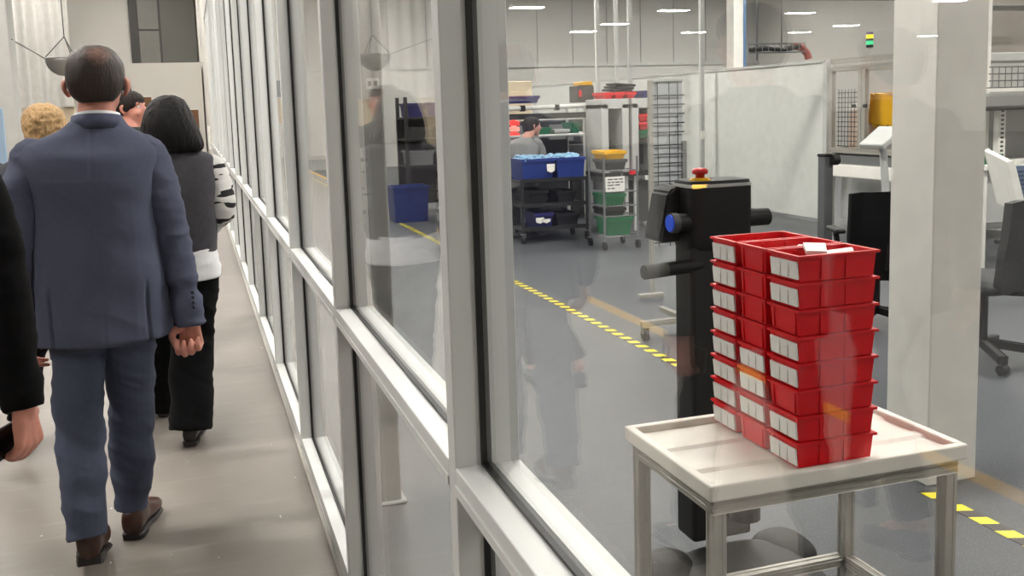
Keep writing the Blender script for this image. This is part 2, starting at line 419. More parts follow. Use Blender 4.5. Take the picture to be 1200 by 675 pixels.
for yy in (20.9, 22.4):
    dh = thing('door_handle', 'white %s pull handle far along the glazed partition' % ('nearer' if yy < 21 else 'farther'), 'handle', (XO-.02, yy, 1.0))
    obj('grip', tube(NB(), [(XO-.06, yy, .85), (XO-.06, yy, 1.35)], .014, 8), WHITEP, dh)
    for zz in (.9, 1.3): obj('bracket', tube(NB(), [(XO-.06, yy, zz), (XO+.012, yy, zz)], .01, 8), ALU, dh)
# ------------------------------------------------------------------ ceiling lamps
def lamp(x, y, z, L, W, strength, label, group, up=0):
    t = thing('hanging_lamp', label, 'lamp', (x, y, z), group)
    h = NB(); prism(h, [(x-L/2, y-W/2, z), (x-L/2, y+W/2, z), (x-L/2, y+W*.3, z+.08), (x-L/2, y-W*.3, z+.08)], (L, 0, 0))
    obj('housing', h, WHITEP, t)
    obj('diffuser', box(NB(), (x-L/2+.02, y-W/2+.02, z-.012), (x+L/2-.02, y+W/2-.02, z-.001)), emit('lamp_%s' % strength, (255, 250, 243), strength), t)
    if up: obj('uplight', box(NB(), (x-L/2+.04, y-W*.28, z+.0795), (x+L/2-.04, y+W*.28, z+.0803)), emit('lamp_up_%s' % up, (255, 250, 243), up), t)  # glowing strip added on the housing to brighten the hall's upper walls
    for s in (-1, 1): obj('suspension_wire', tube(NB(), [(x+s*L*.4, y, z+.075), (x+s*L*.4, y, CEIL+.01)], .003, 5, False), WIRE, t)
    return t
hall0 = lamp(-2.2, 4.6, 4.3, 1.3, .42, LAMP_HALL, 'hanging strip lamp over the corridor', 'corridor lamps above the frame')
for x, y in ((-2.2, 8.4), (-2.2, 12.4), (-4.6, 1.5)): dup(hall0, (x+2.2, y-4.6, 0))
high0 = lamp(-1.2, 17, 6.25, 1.3, .42, LAMP_HALL, 'strip lamp high under the ceiling far along the corridor', 'high corridor lamps above the frame')
for x, y in ((-2.6, 21), (-.8, 25), (-3.4, 22.3), (-3.5, 29), (-1.2, 32.5)): dup(high0, (x+1.2, y-17, 0))
bay_l = lamp(-6.9, 4.0, 4.3, .8, .36, LAMP_HALL, 'hanging strip lamp in the open hall', 'hall lamps reflected in the glass', 340.0)
for x, y in ((-6.9, 11), (-14, 12), (-22, 10),
             (-6.9, 22.4), (-11.1, 23), (-11.2, 26.9), (-11.3, 29.6), (-15.6, 30.2), (-15.3, 23.6), (-20, 30.5), (-19.9, 27.7), (-24.7, 31.6), (-27.5, 32.7), (-17.6, 20.5)):
    dup(bay_l, (x+6.9, y-4.0, 0 if y < 20 else -.4))
shop0 = lamp(2.1, 3.9, 4.6, 1.3, .42, LAMP_SHOP, 'hanging strip lamp over the shop floor', 'shop floor lamps above the frame')
for x in (2.1, 4.7, 9.6, 14.0):
    for y in (3.9, 8.5, 13.5, 18.5, 24):
        if (x, y) != (2.1, 3.9): dup(shop0, (x-2.1, y-3.9, 0))
for x, y in ((4.4, -1.5), (9, -1.5)): dup(shop0, (x-2.1, y-3.9, 0))  # two unseen lamps added to light the near face of the column
# ------------------------------------------------------------------ floor markings
def marking(name, x0, x1, y0, y1, m, label, cat='floor marking', group=None):
    b = NB(); n = max(1, int((y1-y0)/2))
    box(b, (x0, y0, .0005), (x1, y1, .002))
    return tag(obj(name, b, m, None, (0, 0, 0)), label, cat, group)
HAZ = stripes('hazard_stripes', (238, 222, 40), (40, 36, 34), .125, .35)
marking('hazard_tape', 2.635, 2.7, .2, 3.03, HAZ, 'black and yellow hazard tape on the grey floor ending at the white column')
marking('hazard_tape', 2.635, 2.7, 3.36, 26, HAZ, 'long black and yellow hazard tape running beyond the white column')
marking('floor_line', -2.13, -2.03, -3, 34, mat('yellow_floor_paint', (232, 178, 20), .45), 'solid yellow painted line on the corridor floor, reflected in the glass')
# ------------------------------------------------------------------ white column, slim post
c = NB(); box(c, (2.705, 3.06, 0), (2.947, 3.309, CEIL), .004)
t = tag(obj('column', c, WHITEP, None, (2.826, 3.18, 0)), 'wide white boxed column between the tray table and the work chairs', 'column')
s_ = NB(); box(s_, (2.707, 3.0575, 2.03), (2.945, 3.0605, 2.034)); obj('panel_seam', s_, LGREY, t)
c = NB(); box(c, (.617, 3.71, 0), (.702, 3.8, CEIL), .012, 3)
t = tag(obj('post', c, mat('post_grey', (164, 163, 158), .5), None, (.66, 3.755, 0)), 'slim pale grey post standing just behind the glass', 'post')
_z = PX(453, 95, .66).z; b = NB(); box(b, (.635, 3.702, _z-.02), (.685, 3.71, _z+.02), .002); ob_ = obj('outlet', b, WHITEP, t)
for dx in (.648, .672): obj('socket', box(NB(), (dx-.006, 3.6995, _z-.009), (dx+.006, 3.7022, _z+.009)), CHAR, ob_)
obj('base_plate', box(NB(), (.6, 3.69, 0), (.72, 3.82, .012), .004), LGREY, t)
# ------------------------------------------------------------------ tray table
TB = thing('tray_table', 'white tray top table on an aluminium profile frame behind the glass', 'table', (1.19, 1.77, 0))
tx0, tx1, ty0, ty1 = .889, 1.497, 1.575, 1.965
t_ = NB(); box(t_, (tx0+.006, ty0+.006, .8005), (tx1-.006, ty1-.006, .817))
rw = .02
box(t_, (tx0, ty0, .80), (tx1, ty0+rw, .833), .004, 2); box(t_, (tx0, ty1-rw, .80), (tx1, ty1, .833), .004, 2)
box(t_, (tx0, ty0+rw-.004, .80), (tx0+rw, ty1-rw+.004, .833), .004, 2); box(t_, (tx1-rw, ty0+rw-.004, .80), (tx1, ty1-rw+.004, .833), .004, 2)
obj('tray', t_, PLASTICW, TB)
d_ = NB()
for yy in (1.7, 1.832): prism(d_, [(tx0+rw, yy-.024, .8165), (tx0+rw, yy-.012, .8222), (tx0+rw, yy+.012, .8222), (tx0+rw, yy+.024, .8165)], (tx1-tx0-2*rw, 0, 0))
obj('divider', d_, PLASTICW, TB)
def profile(bm, a, b, s=.03):
    """slotted aluminium extrusion: four corner ribs round a core"""
    a = V(a); b = V(b); d = (b-a).normalized(); x, y = frame_of(d)
    bar(bm, a, b, s*.88, s*.88, y)
    for i in (-1, 1):
        for j in (-1, 1): bar(bm, a+x*i*s*.34+y*j*s*.34, b+x*i*s*.34+y*j*s*.34, s*.32, s*.32, y, s*.05)
    return bm
lx0, lx1, ly0, ly1 = .918, 1.47, 1.605, 1.937
for x in (lx0, lx1):
    for y in (ly0, ly1): obj('leg', profile(NB(), (x, y, .02), (x, y, .768)), PROFILE, TB); 
for x in (lx0, lx1):
    for y in (ly0, ly1): obj('foot', lathe(NB(), [(.022, 0), (.022, .008), (.008, .012), (.008, .022)], (x, y, 0), 14), BLACKP, TB)
for y in (ly0, ly1): obj('top_rail', profile(NB(), (lx0-.015, y, .783), (lx1+.015, y, .783)), PROFILE, TB)
for x in (lx0, lx1): obj('top_rail', profile(NB(), (x, ly0+.015, .783), (x, ly1-.015, .783)), PROFILE, TB)
ZR = .425
for y in (ly0, ly1)[1:]: obj('lower_rail', profile(NB(), (lx0+.015, y, ZR), (lx1-.015, y, ZR), .025), PROFILE, TB)
for x in (lx0, lx1, 1.12): obj('lower_rail', profile(NB(), (x, ly0+.015, ZR), (x, ly1-.015, ZR), .025), PROFILE, TB)
# ------------------------------------------------------------------ red stacking bins
BL0, BL1, BWD, BH = 1.107, 1.287, .098, .0541
def bin_shell(yc, z):
    b = NB(); n = .005
    lo = [(BL0+.004, yc-BWD/2+.003), (BL1-.004, yc-BWD/2+.003), (BL1-.004, yc+BWD/2-.003), (BL0+.004, yc+BWD/2-.003)]
    hi = [(BL0, yc-BWD/2), (BL1, yc-BWD/2), (BL1, yc+BWD/2), (BL0, yc+BWD/2)]
    ro = [(BL0-.005, yc-BWD/2-.0055), (BL1+.006, yc-BWD/2-.0055), (BL1+.006, yc+BWD/2+.0055), (BL0-.005, yc+BWD/2+.0055)]
    hi_in = [(BL0+.003, yc-BWD/2+.003), (BL1-.003, yc-BWD/2+.003), (BL1-.003, yc+BWD/2-.003), (BL0+.003, yc+BWD/2-.003)]
    lo_in = [(BL0+.007, yc-BWD/2+.006), (BL1-.007, yc-BWD/2+.006), (BL1-.007, yc+BWD/2-.006), (BL0+.007, yc+BWD/2-.006)]
    seq = [(lo, 0.0005), (hi, BH-.007), (ro, BH-.006), (ro, BH-.001), (hi_in, BH-.001), (lo_in, .004)]
    rows = [[b.verts.new((x, y, z+h)) for x, y in q] for q, h in seq]
    for p, q in zip(rows, rows[1:]):
        for k in range(4): b.faces.new((p[k], p[(k+1) % 4], q[(k+1) % 4], q[k]))
    b.faces.new(rows[0]); b.faces.new(rows[-1])
    for f in (.3, .62):                                   # ribs on the long sides
        x = BL0+(BL1-BL0)*f
        for s in (-1, 1): box(b, (x-.003, yc+s*(BWD/2-.003)-.004, z+.004), (x+.003, yc+s*(BWD/2-.003)+.004, z+BH-.006))
    for s in (-1, 1):                                     # corner ribs on the label end
        box(b, (BL0-.001, yc+s*(BWD/2-.012)-.002, z+.003), (BL0+.01, yc+s*(BWD/2-.012)+.002, z+BH-.006))
    return b
def bin_label(yc, z):
    b = NB()
    prism(b, [(BL0-.002, yc-BWD/2+.002, z+.006), (BL0-.002, yc+BWD/2-.006, z+.006), (BL0-.0055, yc+BWD/2-.006, z+BH-.013), (BL0-.0055, yc-BWD/2+.002, z+BH-.013)], (.004, 0, 0))
    return b
def bin_print(yc, z):
    b = NB()
    for k in range(2):
        y = yc-.02+k*.028
        box(b, (BL0-.0058, y-.0006, z+.008), (BL0-.0035, y+.0006, z+BH-.016))
    return b
ordn = ['topmost', 'second from the top', 'third from the top', 'fourth from the top', 'fourth from the bottom', 'third from the bottom', 'second from the bottom', 'bottom']
stacks = [('left rear stack', 1.895, (1,)*8), ('middle stack', 1.779, (0, 0, 0, 0, 1, 1, 1, 0)), ('right front stack', 1.662, (1, 1, 0, 1, 1, 0, 1, 1))]
ZT = .8228
for sname, yc, labs in stacks:
    for i in range(8):
        z = ZT+(7-i)*BH
        b = obj('stacking_bin', bin_shell(yc, z), RED, None, ((BL0+BL1)/2, yc, z))
        tag(b, 'red bin %s, %s of the %s' % ('with white label' if labs[i] else 'without label', ordn[i], sname), 'bin', 'red bins stacked on the tray table')
        if labs[i]:
            l = obj('label_card', bin_label(yc, z), LABELW, b, label='white card in a clear holder')
            obj('fold_mark', bin_print(yc, z), mat('label_shadow_line', (222, 219, 213), .5), l)  # faint fold lines in a slightly darker white
for i, (x, y, a, z) in enumerate(((1.20, 1.662, .3, 0), (1.222, 1.655, -.5, .012), (1.185, 1.672, 1.0, .02), (1.225, 1.772, .6, 0))):
    b = NB(); L_, W_ = .032, .022
    prism(b, [(x+cos(a)*u*L_-sin(a)*v*W_, y+sin(a)*u*L_+cos(a)*v*W_, ZT+7*BH+.03+z+.004*u) for u, v in ((-1, -1), (1, -1), (1.1, 1), (-.9, .8))], (0, 0, .008))
    tag(obj('paper_packet', b, LABELW, None, (x, y, ZT+7*BH)), ['white folded paper packet lowest in the front top bin', 'white folded paper packet at the right of the front top bin', 'white paper packet lying on the others in the front top bin', 'white folded paper slip in the middle top bin'][i], 'paper', 'paper packets in the top bins')
# ------------------------------------------------------------------ black mobile robot tower
AM = thing('mobile_robot', 'black wheeled robot tower with red stop button behind the bins', 'robot', (1.57, 2.76, 0))
b = NB(); rings(b, [(.03, 1.567, 2.5, .2, .22, 3.2), (.05, 1.567, 2.5, .215, .24, 3.2), (.09, 1.567, 2.5, .21, .235, 3.2), (.115, 1.567, 2.5, .18, .2, 3.2), (.12, 1.567, 2.5, .15, .16, 3)], 36); obj('base', b, BLACKM, AM, smooth=True)
for x, y in ((1.355, 2.66), (1.775, 2.66), (1.355, 2.3), (1.775, 2.3)):
    b = NB(); rings(b, [(.028, x, y, .085, .105, 3), (.06, x, y, .09, .11, 3), (.1, x, y, .082, .1, 2.8), (.125, x, y, .05, .066, 2.6), (.13, x, y, .03, .04, 2.4)], 24); obj('wheel_cover', b, mat('graphite_plastic', (26, 26, 26), .6), AM, smooth=True)
    obj('wheel', cyl(NB(), (x-.02, y, .04), (x+.02, y, .04), .04), BLACKP, AM)
obj('pole', box(NB(), (1.463, 2.7, .13), (1.678, 2.82, 1.12), .012, 2), BLACKM, AM)
b = NB(); lathe(b, [(.05, 0), (.05, .06), (.03, .07)], (1.64, 2.68, .2), 16); obj('scanner', b, BLACKP, AM)
b = NB(); rings(b, [(1.09, 1.568, 2.76, .106, .06, 6), (1.12, 1.568, 2.76, .112, .07, 6), (1.2, 1.568, 2.76, .112, .075, 6), (1.292, 1.568, 2.76, .112, .075, 6)], 40, 3); obj('head', b, BLACKP, AM, smooth=False)
b = NB(); rings(b, [(1.292, 1.568, 2.76, .113, .076, 6), (1.297, 1.568, 2.76, .1135, .0765, 6), (1.302, 1.568, 2.76, .113, .076, 6)], 40, 2); obj('light_ring', b, LGREY, AM)
b = NB(); rings(b, [(1.302, 1.568, 2.76, .11, .073, 6), (1.312, 1.568, 2.76, .106, .07, 6)], 40, 2); obj('top_cap', b, BLACKP, AM)
b = NB(); lathe(b, [(.034, 0), (.034, .006), (.026, .012)], (1.512, 2.735, 1.309), 20); obj('stop_button_collar', b, YELB, AM)
b = NB(); lathe(b, [(.014, 0), (.014, .012), (.024, .014), (.026, .024), (.02, .031), (.004, .033)], (1.512, 2.735, 1.319), 20); obj('stop_button', b, mat('stop_red', (190, 24, 28), .35), AM, label='red mushroom stop button', smooth=True)
b = NB(); box(b, (1.462, 2.684, 1.291), (1.515, 2.7, 1.303), .003); obj('amber_light', b, emit('amber_led', (255, 196, 90), 1.3), AM, label='lit amber strip')
b = NB(); prism(b, [(1.414, 2.762, 1.275), (1.438, 2.762, 1.294), (1.475, 2.762, 1.292), (1.475, 2.762, 1.12), (1.386, 2.762, 1.118), (1.384, 2.762, 1.13)], (0, .12, 0))
bmesh.ops.bevel(b, geom=b.edges[:], offset=.008, segments=2, affect='EDGES'); scr = obj('screen_housing', b, BLACKP, AM)
obj('hand_bar', tube(NB(), [(1.42, 2.725, 1.184), (1.75, 2.725, 1.184)], .028, 20), BLACKP, AM)
b = NB(); tube(b, [(1.402, 2.725, 1.184), (1.424, 2.725, 1.184)], .0315, 20); obj('bar_end_ring', b, DGREY, AM)
b = NB(); tube(b, [(1.397, 2.725, 1.184), (1.403, 2.725, 1.184)], .0265, 20); obj('start_button', b, emit('blue_button', (24, 74, 205), .3), AM, label='blue round button')
obj('lower_handle', tube(NB(), [(1.37, 2.70, 1.044), (1.5, 2.72, 1.046)], .022, 18), BLACKP, AM)
obj('grip', tube(NB(), [(1.292, 2.69, 1.042), (1.372, 2.70, 1.044)], .0225, 18), mat('grip_rubber', (72, 72, 66), .7), AM, label='grey rubber grip')
# ------------------------------------------------------------------ wire mesh rack with feet
MR = thing('mesh_rack', 'tall wire mesh display rack on wheeled aluminium feet', 'rack', (3.56, 6.95, 0))
mx0, mx1, my, mz0, mz1 = 3.42, 3.71, 6.97, .42, 1.735
for x in (mx0, mx1):
    obj('upright', profile(NB(), (x, my, .06), (x, my, mz1 if x == mx0 else 1.25), .035), PROFILE if x == mx0 else MGREY, MR)
obj('top_bar', bar(NB(), (mx0, my, mz1), (mx1, my, mz1), .02), LGREY, MR)
b = NB(); box(b, (mx0+.02, my+.012, mz0), (mx1-.005, my+.016, mz1-.01)); obj('backing_sheet', b, mat('frosted_sheet', (172, 176, 178), .6), MR)
b = NB(); k = 0; z = mz0+.03
while z < mz1-.03:
    tube(b, [(mx0, my-.012, z), (mx1, my-.012, z)], .0055, 5); z += .072 if k % 5 else .1; k += 1
for x in (mx0+.06, mx0+.16, mx0+.235): tube(b, [(x, my-.008, mz0), (x, my-.008, mz1-.02)], .004, 5)
obj('wire_grid', b, DWIRE, MR)
obj('foot', box(NB(), (3.28, 6.9, .02), (3.49, 6.95, .055), .004), PROFILE, MR)
b2 = thing('rolling_stand', 'low wheeled aluminium stand left of the black robot tower', 'stand', (2.95, 5.75, 0))
obj('foot', profile(NB(), (2.72, 5.72, .115), (3.14, 5.72, .115), .04), PROFILE, b2)
obj('upright', profile(NB(), (3.03, 5.75, .1), (3.03, 5.75, .92), .045), MGREY, b2)
obj('cross_rail', profile(NB(), (3.03, 5.72, .13), (3.03, 6.05, .13), .035), PROFILE, b2)
for x in (2.75, 3.11):
    b = NB(); cyl(b, (x-.014, 5.72, .04), (x+.014, 5.72, .04), .04); k_ = obj('caster', b, BLACKP, b2)
    b = NB(); box(b, (x-.02, 5.70, .05), (x-.015, 5.74, .1)); box(b, (x+.015, 5.70, .05), (x+.02, 5.74, .1)); box(b, (x-.02, 5.70, .088), (x+.02, 5.74, .1)); obj('fork', b, WIRE, k_)
# ------------------------------------------------------------------ long white partition
PT = thing('partition', 'long white partition panel behind the robot tower and mesh rack', 'partition', (7.47, 14, 0))
obj('panel', box(NB(), (7.45, 10.35, .04), (7.49, 24.5, 1.985), .003), mat('white_laminate', (206, 208, 203), .35), PT)
obj('cap_rail', box(NB(), (7.43, 10.3, 1.985), (7.51, 24.5, 2.02), .003), LGREY, PT)
obj('end_post', box(NB(), (7.43, 10.27, 0), (7.51, 10.35, 2.02), .004), LGREY, PT)
for yy in (14.3, 18.5, 22.5): obj('end_post', box(NB(), (7.435, yy, 0), (7.505, yy+.04, 1.985), .003), LGREY, PT)
# ------------------------------------------------------------------ people
def hand_shape(bm, wr, d, palm, thumb, curl, sc=1.0, spread=.02, tcurl=.5):
    """palm and five separate fingers; d towards the fingers, palm = the way the palm faces, thumb = the thumb's side"""
    d = V(d).normalized(); p = V(palm); p = (p-d*p.dot(d)).normalized(); t = d.cross(p).normalized()
    if t.dot(V(thumb)) < 0: t = -t
    wr = V(wr)
    off = [.031, .0105, -.0105, -.030]; kn = [.088, .092, .088, .080]; seg = [(.042, .025, .021), (.047, .029, .022), (.043, .027, .021), (.034, .021, .019)]
    for k in range(4):
        kp = wr+d*kn[k]*sc+t*off[k]*sc-p*.004*sc
        limb(bm, [wr+t*off[k]*.55*sc, wr.lerp(kp, .55)+t*off[k]*.1*sc+p*.002, kp], [.0145*sc, .0155*sc, .0112*sc], 10, 3)
        a = 0; q = kp; pts = [q]; sp = (1.5-k)*spread
        for L, da in zip(seg[k], (1.0, 1.15, .75)):
            a += curl*da; v = d*cos(a)+p*sin(a)+t*sp
            q = q+v*L*sc; pts.append(q)
        limb(bm, pts, [.0105*sc, .0096*sc, .0086*sc, .0072*sc], 10, 3)
    b0 = wr+d*.018*sc+t*.022*sc+p*.006*sc
    b1 = b0+(d*.6+t*.75+p*.35).normalized()*.042*sc
    b2 = b1+(d*.9+t*(.35-tcurl)+p*(.2+tcurl*.6)).normalized()*.033*sc
    b3 = b2+(d*.8+t*(.1-tcurl)+p*(.15+tcurl*.8)).normalized()*.026*sc
    limb(bm, [b0, b1, b2, b3], [.016*sc, .0125*sc, .0105*sc, .0085*sc], 10, 3)
def xform(me, base, yaw):
    me.transform(Matrix.Translation(base) @ Matrix.Rotation(yaw, 4, 'Z')); return me
def body_mesh(J, voxel, build=1.0, fem=False):
    b = NB(); hx, hy, hz = J['head']; ht = J.get('turn', 0.); hs = J.get('hs', 1.)
    R = Matrix.Rotation(ht, 3, 'Z')
    def hp(x, y, z): return V((hx, hy, hz))+R @ V((x*hs, y*hs, z*hs))
    ell(b, hp(0, -.004, .02), (.076*hs, .088*hs, .094*hs), 24, R)
    limb(b, [hp(0, .03, -.005), hp(0, .04, -.05), hp(0, .052, -.088)], [(.066*hs, .062*hs), (.06*hs, .056*hs), (.036*hs, .032*hs)], 18, 4)
    limb(b, [hp(0, .085, .022), hp(0, .103, -.006), hp(0, .108, -.022)], [.010*hs, .013*hs, .016*hs], 10, 3)     # nose
    for s in (-1, 1):
        limb(b, [hp(s*.028, .083, .036), hp(s*.05, .07, .034)], [.011*hs, .011*hs], 8, 2)                         # brow ridge
        ell(b, hp(s*.045, .066, -.022), (.022*hs, .02*hs, .02*hs), 10)                                              # cheek
        limb(b, [hp(s*.014, .086, -.051), hp(s*.003, .092, -.053)], [.0075*hs, .009*hs], 8, 2)                      # lips
        for k in range(1): limb(b, [hp(s*.082, -.006, .024), hp(s*.092, -.016, .012), hp(s*.092, -.014, -.008), hp(s*.082, -.004, -.026)], [(.009*hs, .016*hs), (.009*hs, .019*hs), (.008*hs, .016*hs), (.007*hs, .009*hs)], 10, 4)  # ear
    nb = J['neck']
    limb(b, [nb, hp(0, -.012, -.035)], [.062*build, .056*build], 18, 4)
    sl, sr = J['shl'], J['shr']; hl, hr = J['hipl'], J['hipr']
    cz = (sl[2]+sr[2])/2; cx = (sl[0]+sr[0])/2; cyy = (sl[1]+sr[1])/2; pz = (hl[2]+hr[2])/2; pxx = (hl[0]+hr[0])/2; py = (hl[1]+hr[1])/2
    w = (sr[0]-sl[0])/2; hw = (hr[0]-hl[0])/2
    def lp(t): return (cx+(pxx-cx)*t, cyy+(py-cyy)*t)
    rows = [(pz-.07, pxx, py, hw+.03, .075, 2.2), (pz, pxx, py, hw+.06, .085, 2.3), (pz+.1,)+lp(.8)+(hw+.05, .08, 2.3), ((pz+cz)/2,)+lp(.5)+(w*.72, .08, 2.3),
            (cz-.12,)+lp(.2)+(w*.88, .095, 2.4), (cz-.01, cx, cyy, w*.98, .08, 2.3), (cz+.05, cx, cyy, w*.55, .06, 2)]
    rings(b, rows, 28, 4)
    for sd in 'lr':
        limb(b, [J['sh'+sd], J['el'+sd], J['wr'+sd]], [.047*build, .038*build, .0265*build], 14, 5)
        h = J['hand'+sd]; wv = V(J['wr'+sd]); limb(b, [wv, wv+V(h['d']).normalized()*.03], [(.026*build, .022*build), (.026*build, .02*build)], 12, 3)
        hand_shape(b, wv+V(h['d']).normalized()*.012, h['d'], h['p'], h['t'], h.get('curl', .35), h.get('sc', 1.), h.get('spread', .03), h.get('tc', .3))
        limb(b, [J['hip'+sd], J['kn'+sd], J['an'+sd]], [.078*build, .05*build, .034*build], 16, 6)
        a = V(J['an'+sd]); f = V(J['toe'+sd]); limb(b, [a+(a-f)*.15+V((0, 0, -.03)), a.lerp(f, .45)+V((0, 0, -.01)), f], [.03, .033, .022], 12, 4)
    return remesh(b, voxel, 3)
def trousers_mesh(J, waist, radii, voxel=.009, amp=.006, seed=1., hemd=(0, 0), crease=True):
    """radii per leg: hip, above knee, below knee, hem"""
    b = NB(); hl, hr = J['hipl'], J['hipr']; pz = (hl[2]+hr[2])/2; pxx = (hl[0]+hr[0])/2; py = (hl[1]+hr[1])/2
    rings(b, [(pz-.09, pxx, py, waist*.8, .11, 2.4), (pz-.02, pxx, py, waist, .13, 2.4), (pz+.1, pxx, py, waist*.97, .125, 2.4), (pz+.18, pxx, py, waist*.9, .115, 2.4)], 30, 4)
    for k, sd in enumerate('lr'):
        h, kn, an = V(J['hip'+sd]), V(J['kn'+sd]), V(J['an'+sd]); r = radii
        e = an+(an-kn).normalized()*(hemd[k])
        limb(b, [h+V((0, 0, -.02)), h.lerp(kn, .55), kn, kn.lerp(e, .5), e], [r[0], r[1], r[2], r[3], r[4]], 20, 6, True)
    f1 = ridge(3.2, 3.2, 9.5, amp*1.9, seed); f2 = fold(7, 7, 4, amp*.7, seed+9)
    return remesh(b, voxel, 3, lambda c, n: f1(c+V((0, 0, c.x*.6)), n)*(1.0 if c.z < pz-.12 else .35)+f2(c, n))
def shoe(parent, base, yaw, heel, toe, mu, ms, L=.30, W=.095, Hh=.095, hh=.018):
    """heel and toe are the ground-side points of the sole; upper and sole are separate"""
    h = V(heel); t = V(toe); d = (t-h).normalized(); x = d.cross(V((0, 0, 1))).normalized(); u = x.cross(d)
    W_ = [(0, .60, .8), (.06, .74, .95), (.25, .78, 1.0), (.42, .76, .86), (.62, .98, .62), (.8, .98, .5), (.93, .7, .4), (1.0, .3, .26)]
    def mk(z0, zf, gw, cap):
        b = NB(); rows = []; seg = 16
        for i in range(25):
            q = crom(W_, i/24); s, wv, hv = q
            c = h+d*(s*L); hw = W/2*wv*gw; top = zf(hv); row = []
            for k in range(seg):
                a = 2*pi*k/seg; ex = math.copysign(abs(cos(a))**.75, cos(a)); ez = math.copysign(abs(sin(a))**.75, sin(a))
                row.append(b.verts.new(c+x*ex*hw+u*(z0+(top-z0)*(ez*.5+.5))))
            rows.append(row)
        for p, q in zip(rows, rows[1:]):
            for k in range(seg): b.faces.new((p[k], p[(k+1) % seg], q[(k+1) % seg], q[k]))
        b.faces.new(rows[0]); b.faces.new(rows[-1]); return b
    def fin(b):
        me = bpy.data.meshes.new('s'); bmesh.ops.recalc_face_normals(b, faces=b.faces); b.to_mesh(me); b.free(); return xform(me, base, yaw)
    o = obj('shoe', fin(mk(.02, lambda v: .02+Hh*v, .96, 1)), mu, parent, smooth=True)
    obj('sole', fin(mk(.006, lambda v: .024, .99, 1)), ms, o)
    b = NB(); hb = h+d*.002
    prism(b, [hb-x*W*.3, hb-x*W*.36+d*.02, hb-x*W*.37+d*.075, hb+x*W*.37+d*.075, hb+x*W*.36+d*.02, hb+x*W*.3], u*hh)
    obj('heel', fin(b), ms, o)
    return o
def addp(parent, name, me, material, base, yaw, label=None):
    if isinstance(me, bmesh.types.BMesh):
        q = bpy.data.meshes.new('q'); bmesh.ops.recalc_face_normals(me, faces=me.faces); me.to_mesh(q); me.free(); me = q
    return obj(name, xform(me, base, yaw), material, parent, smooth=True, label=label)
def eyes(parent, J, base, yaw, iris=(60, 50, 40)):
    hx, hy, hz = J['head']; hs = J.get('hs', 1.); R = Matrix.Rotation(J.get('turn', 0.), 3, 'Z')
    for s in (-1, 1):
        c = V((hx, hy, hz))+R @ V((s*.033*hs, .071*hs, .014*hs))
        b = NB(); ell(b, c, (.0125*hs,)*3, 12); e = addp(parent, 'eye', b, mat('eye_white', (225, 220, 214), .2), base, yaw)
        b = NB(); ell(b, c+R @ V((0, .0085*hs, 0)), (.006*hs, .0045*hs, .006*hs), 10); addp(e, 'iris', b, mat('iris_dark', iris, .2), base, yaw)
        b = NB(); limb(b, [c+R @ V((-.016*hs, .012*hs, .024*hs)), c+R @ V((0, .015*hs, .028*hs)), c+R @ V((.016*hs, .01*hs, .024*hs))], [.003, .004, .003], 8, 3); addp(parent, 'eyebrow', b, mat('brow', (52, 40, 32), .8), base, yaw)
def mirror(J, sd_from='r'):
    return J
# ---- man in the blue suit
SUIT = mat('blue_wool_suit', (84, 88, 107), .9, 0, .05, 60, bump=.15, bscale=700, spec=.2)
SUITB = mat('suit_button', (36, 40, 58), .4)
b0 = V((-.335, 3.62, 0))
J = dict(head=(.036, .0, 1.67), hs=1.08, neck=(.022, -.02, 1.5), shl=(-.175, -.01, 1.43), shr=(.185, -.01, 1.43),
         ell=(-.245, -.06, 1.15), wrl=(-.262, .02, .875), elr=(.236, .0, 1.14), wrr=(.283, -.055, .862),
         hipl=(-.095, .0, .87), hipr=(.075, .01, .87), knl=(-.105, -.03, .5), anl=(-.098, -.13, .19), knr=(.056, .13, .48), anr=(.028, .18, .115),
         toel=(-.098, .04, .045), toer=(.06, .33, .035),
         handl=dict(d=(0, .1, -1), p=(1, 0, 0), t=(0, 1, 0), curl=.5), handr=dict(d=(-.02, .02, -1), p=(-.25, -1, 0), t=(-1, .2, 0), curl=1.22, sc=1.08, spread=.012, tc=.75))
MAN = obj('person', xform(body_mesh(J, .0042, 1.05), b0, 0), SKIN2, None, b0, smooth=True)
tag(MAN, 'man in a blue suit with thinning brown hair walking away along the glass', 'person', None)
HB = thin_hair(.052, -.078, 1.768, .042, (44, 32, 26), (128, 94, 82))
hb = NB(); hx = .036
rings(hb, [(1.617, hx, -.062, .052, .036, 2.2), (1.634, hx, -.056, .072, .05, 2.3), (1.658, hx, -.048, .084, .062, 2.4), (1.685, hx, -.03, .0915, .084, 2.5), (1.715, hx, -.012, .094, .102, 2.5), (1.75, hx, -.004, .089, .104, 2.4), (1.783, hx, -.002, .07, .086, 2.3), (1.803, hx, -.002, .04, .05, 2.1), (1.809, hx, -.002, .01, .012, 2)], 40, 5)
q = remesh(hb, .006, 2, fold(30, 30, 12, .0022, 4)); addp(MAN, 'hair', q, HB, b0, 0)
jb = NB()
rings(jb, [(.806, 0, -.005, .222, .15, 2.5), (.86, 0, -.005, .220, .15, 2.6), (.96, .002, -.003, .215, .146, 2.6), (1.107, -.001, -.005, .210, .137, 2.5), (1.2, 0, -.01, .205, .134, 2.5),
           (1.28, .003, -.016, .202, .136, 2.5), (1.36, .002, -.018, .208, .138, 2.5), (1.43, .001, -.016, .224, .124, 2.4), (1.468, .002, -.014, .214, .106, 2.3), (1.502, .008, -.012, .166, .09, 2.2), (1.532, .016, -.01, .112, .08, 2.), (1.556, .026, -.008, .086, .077, 2.), (1.566, .03, -.006, .07, .065, 2.)], 44, 5)
fa = ridge(2., 2., 5., .013, 2); fb = ridge(4.5, 4.5, 1.4, .010, 12)
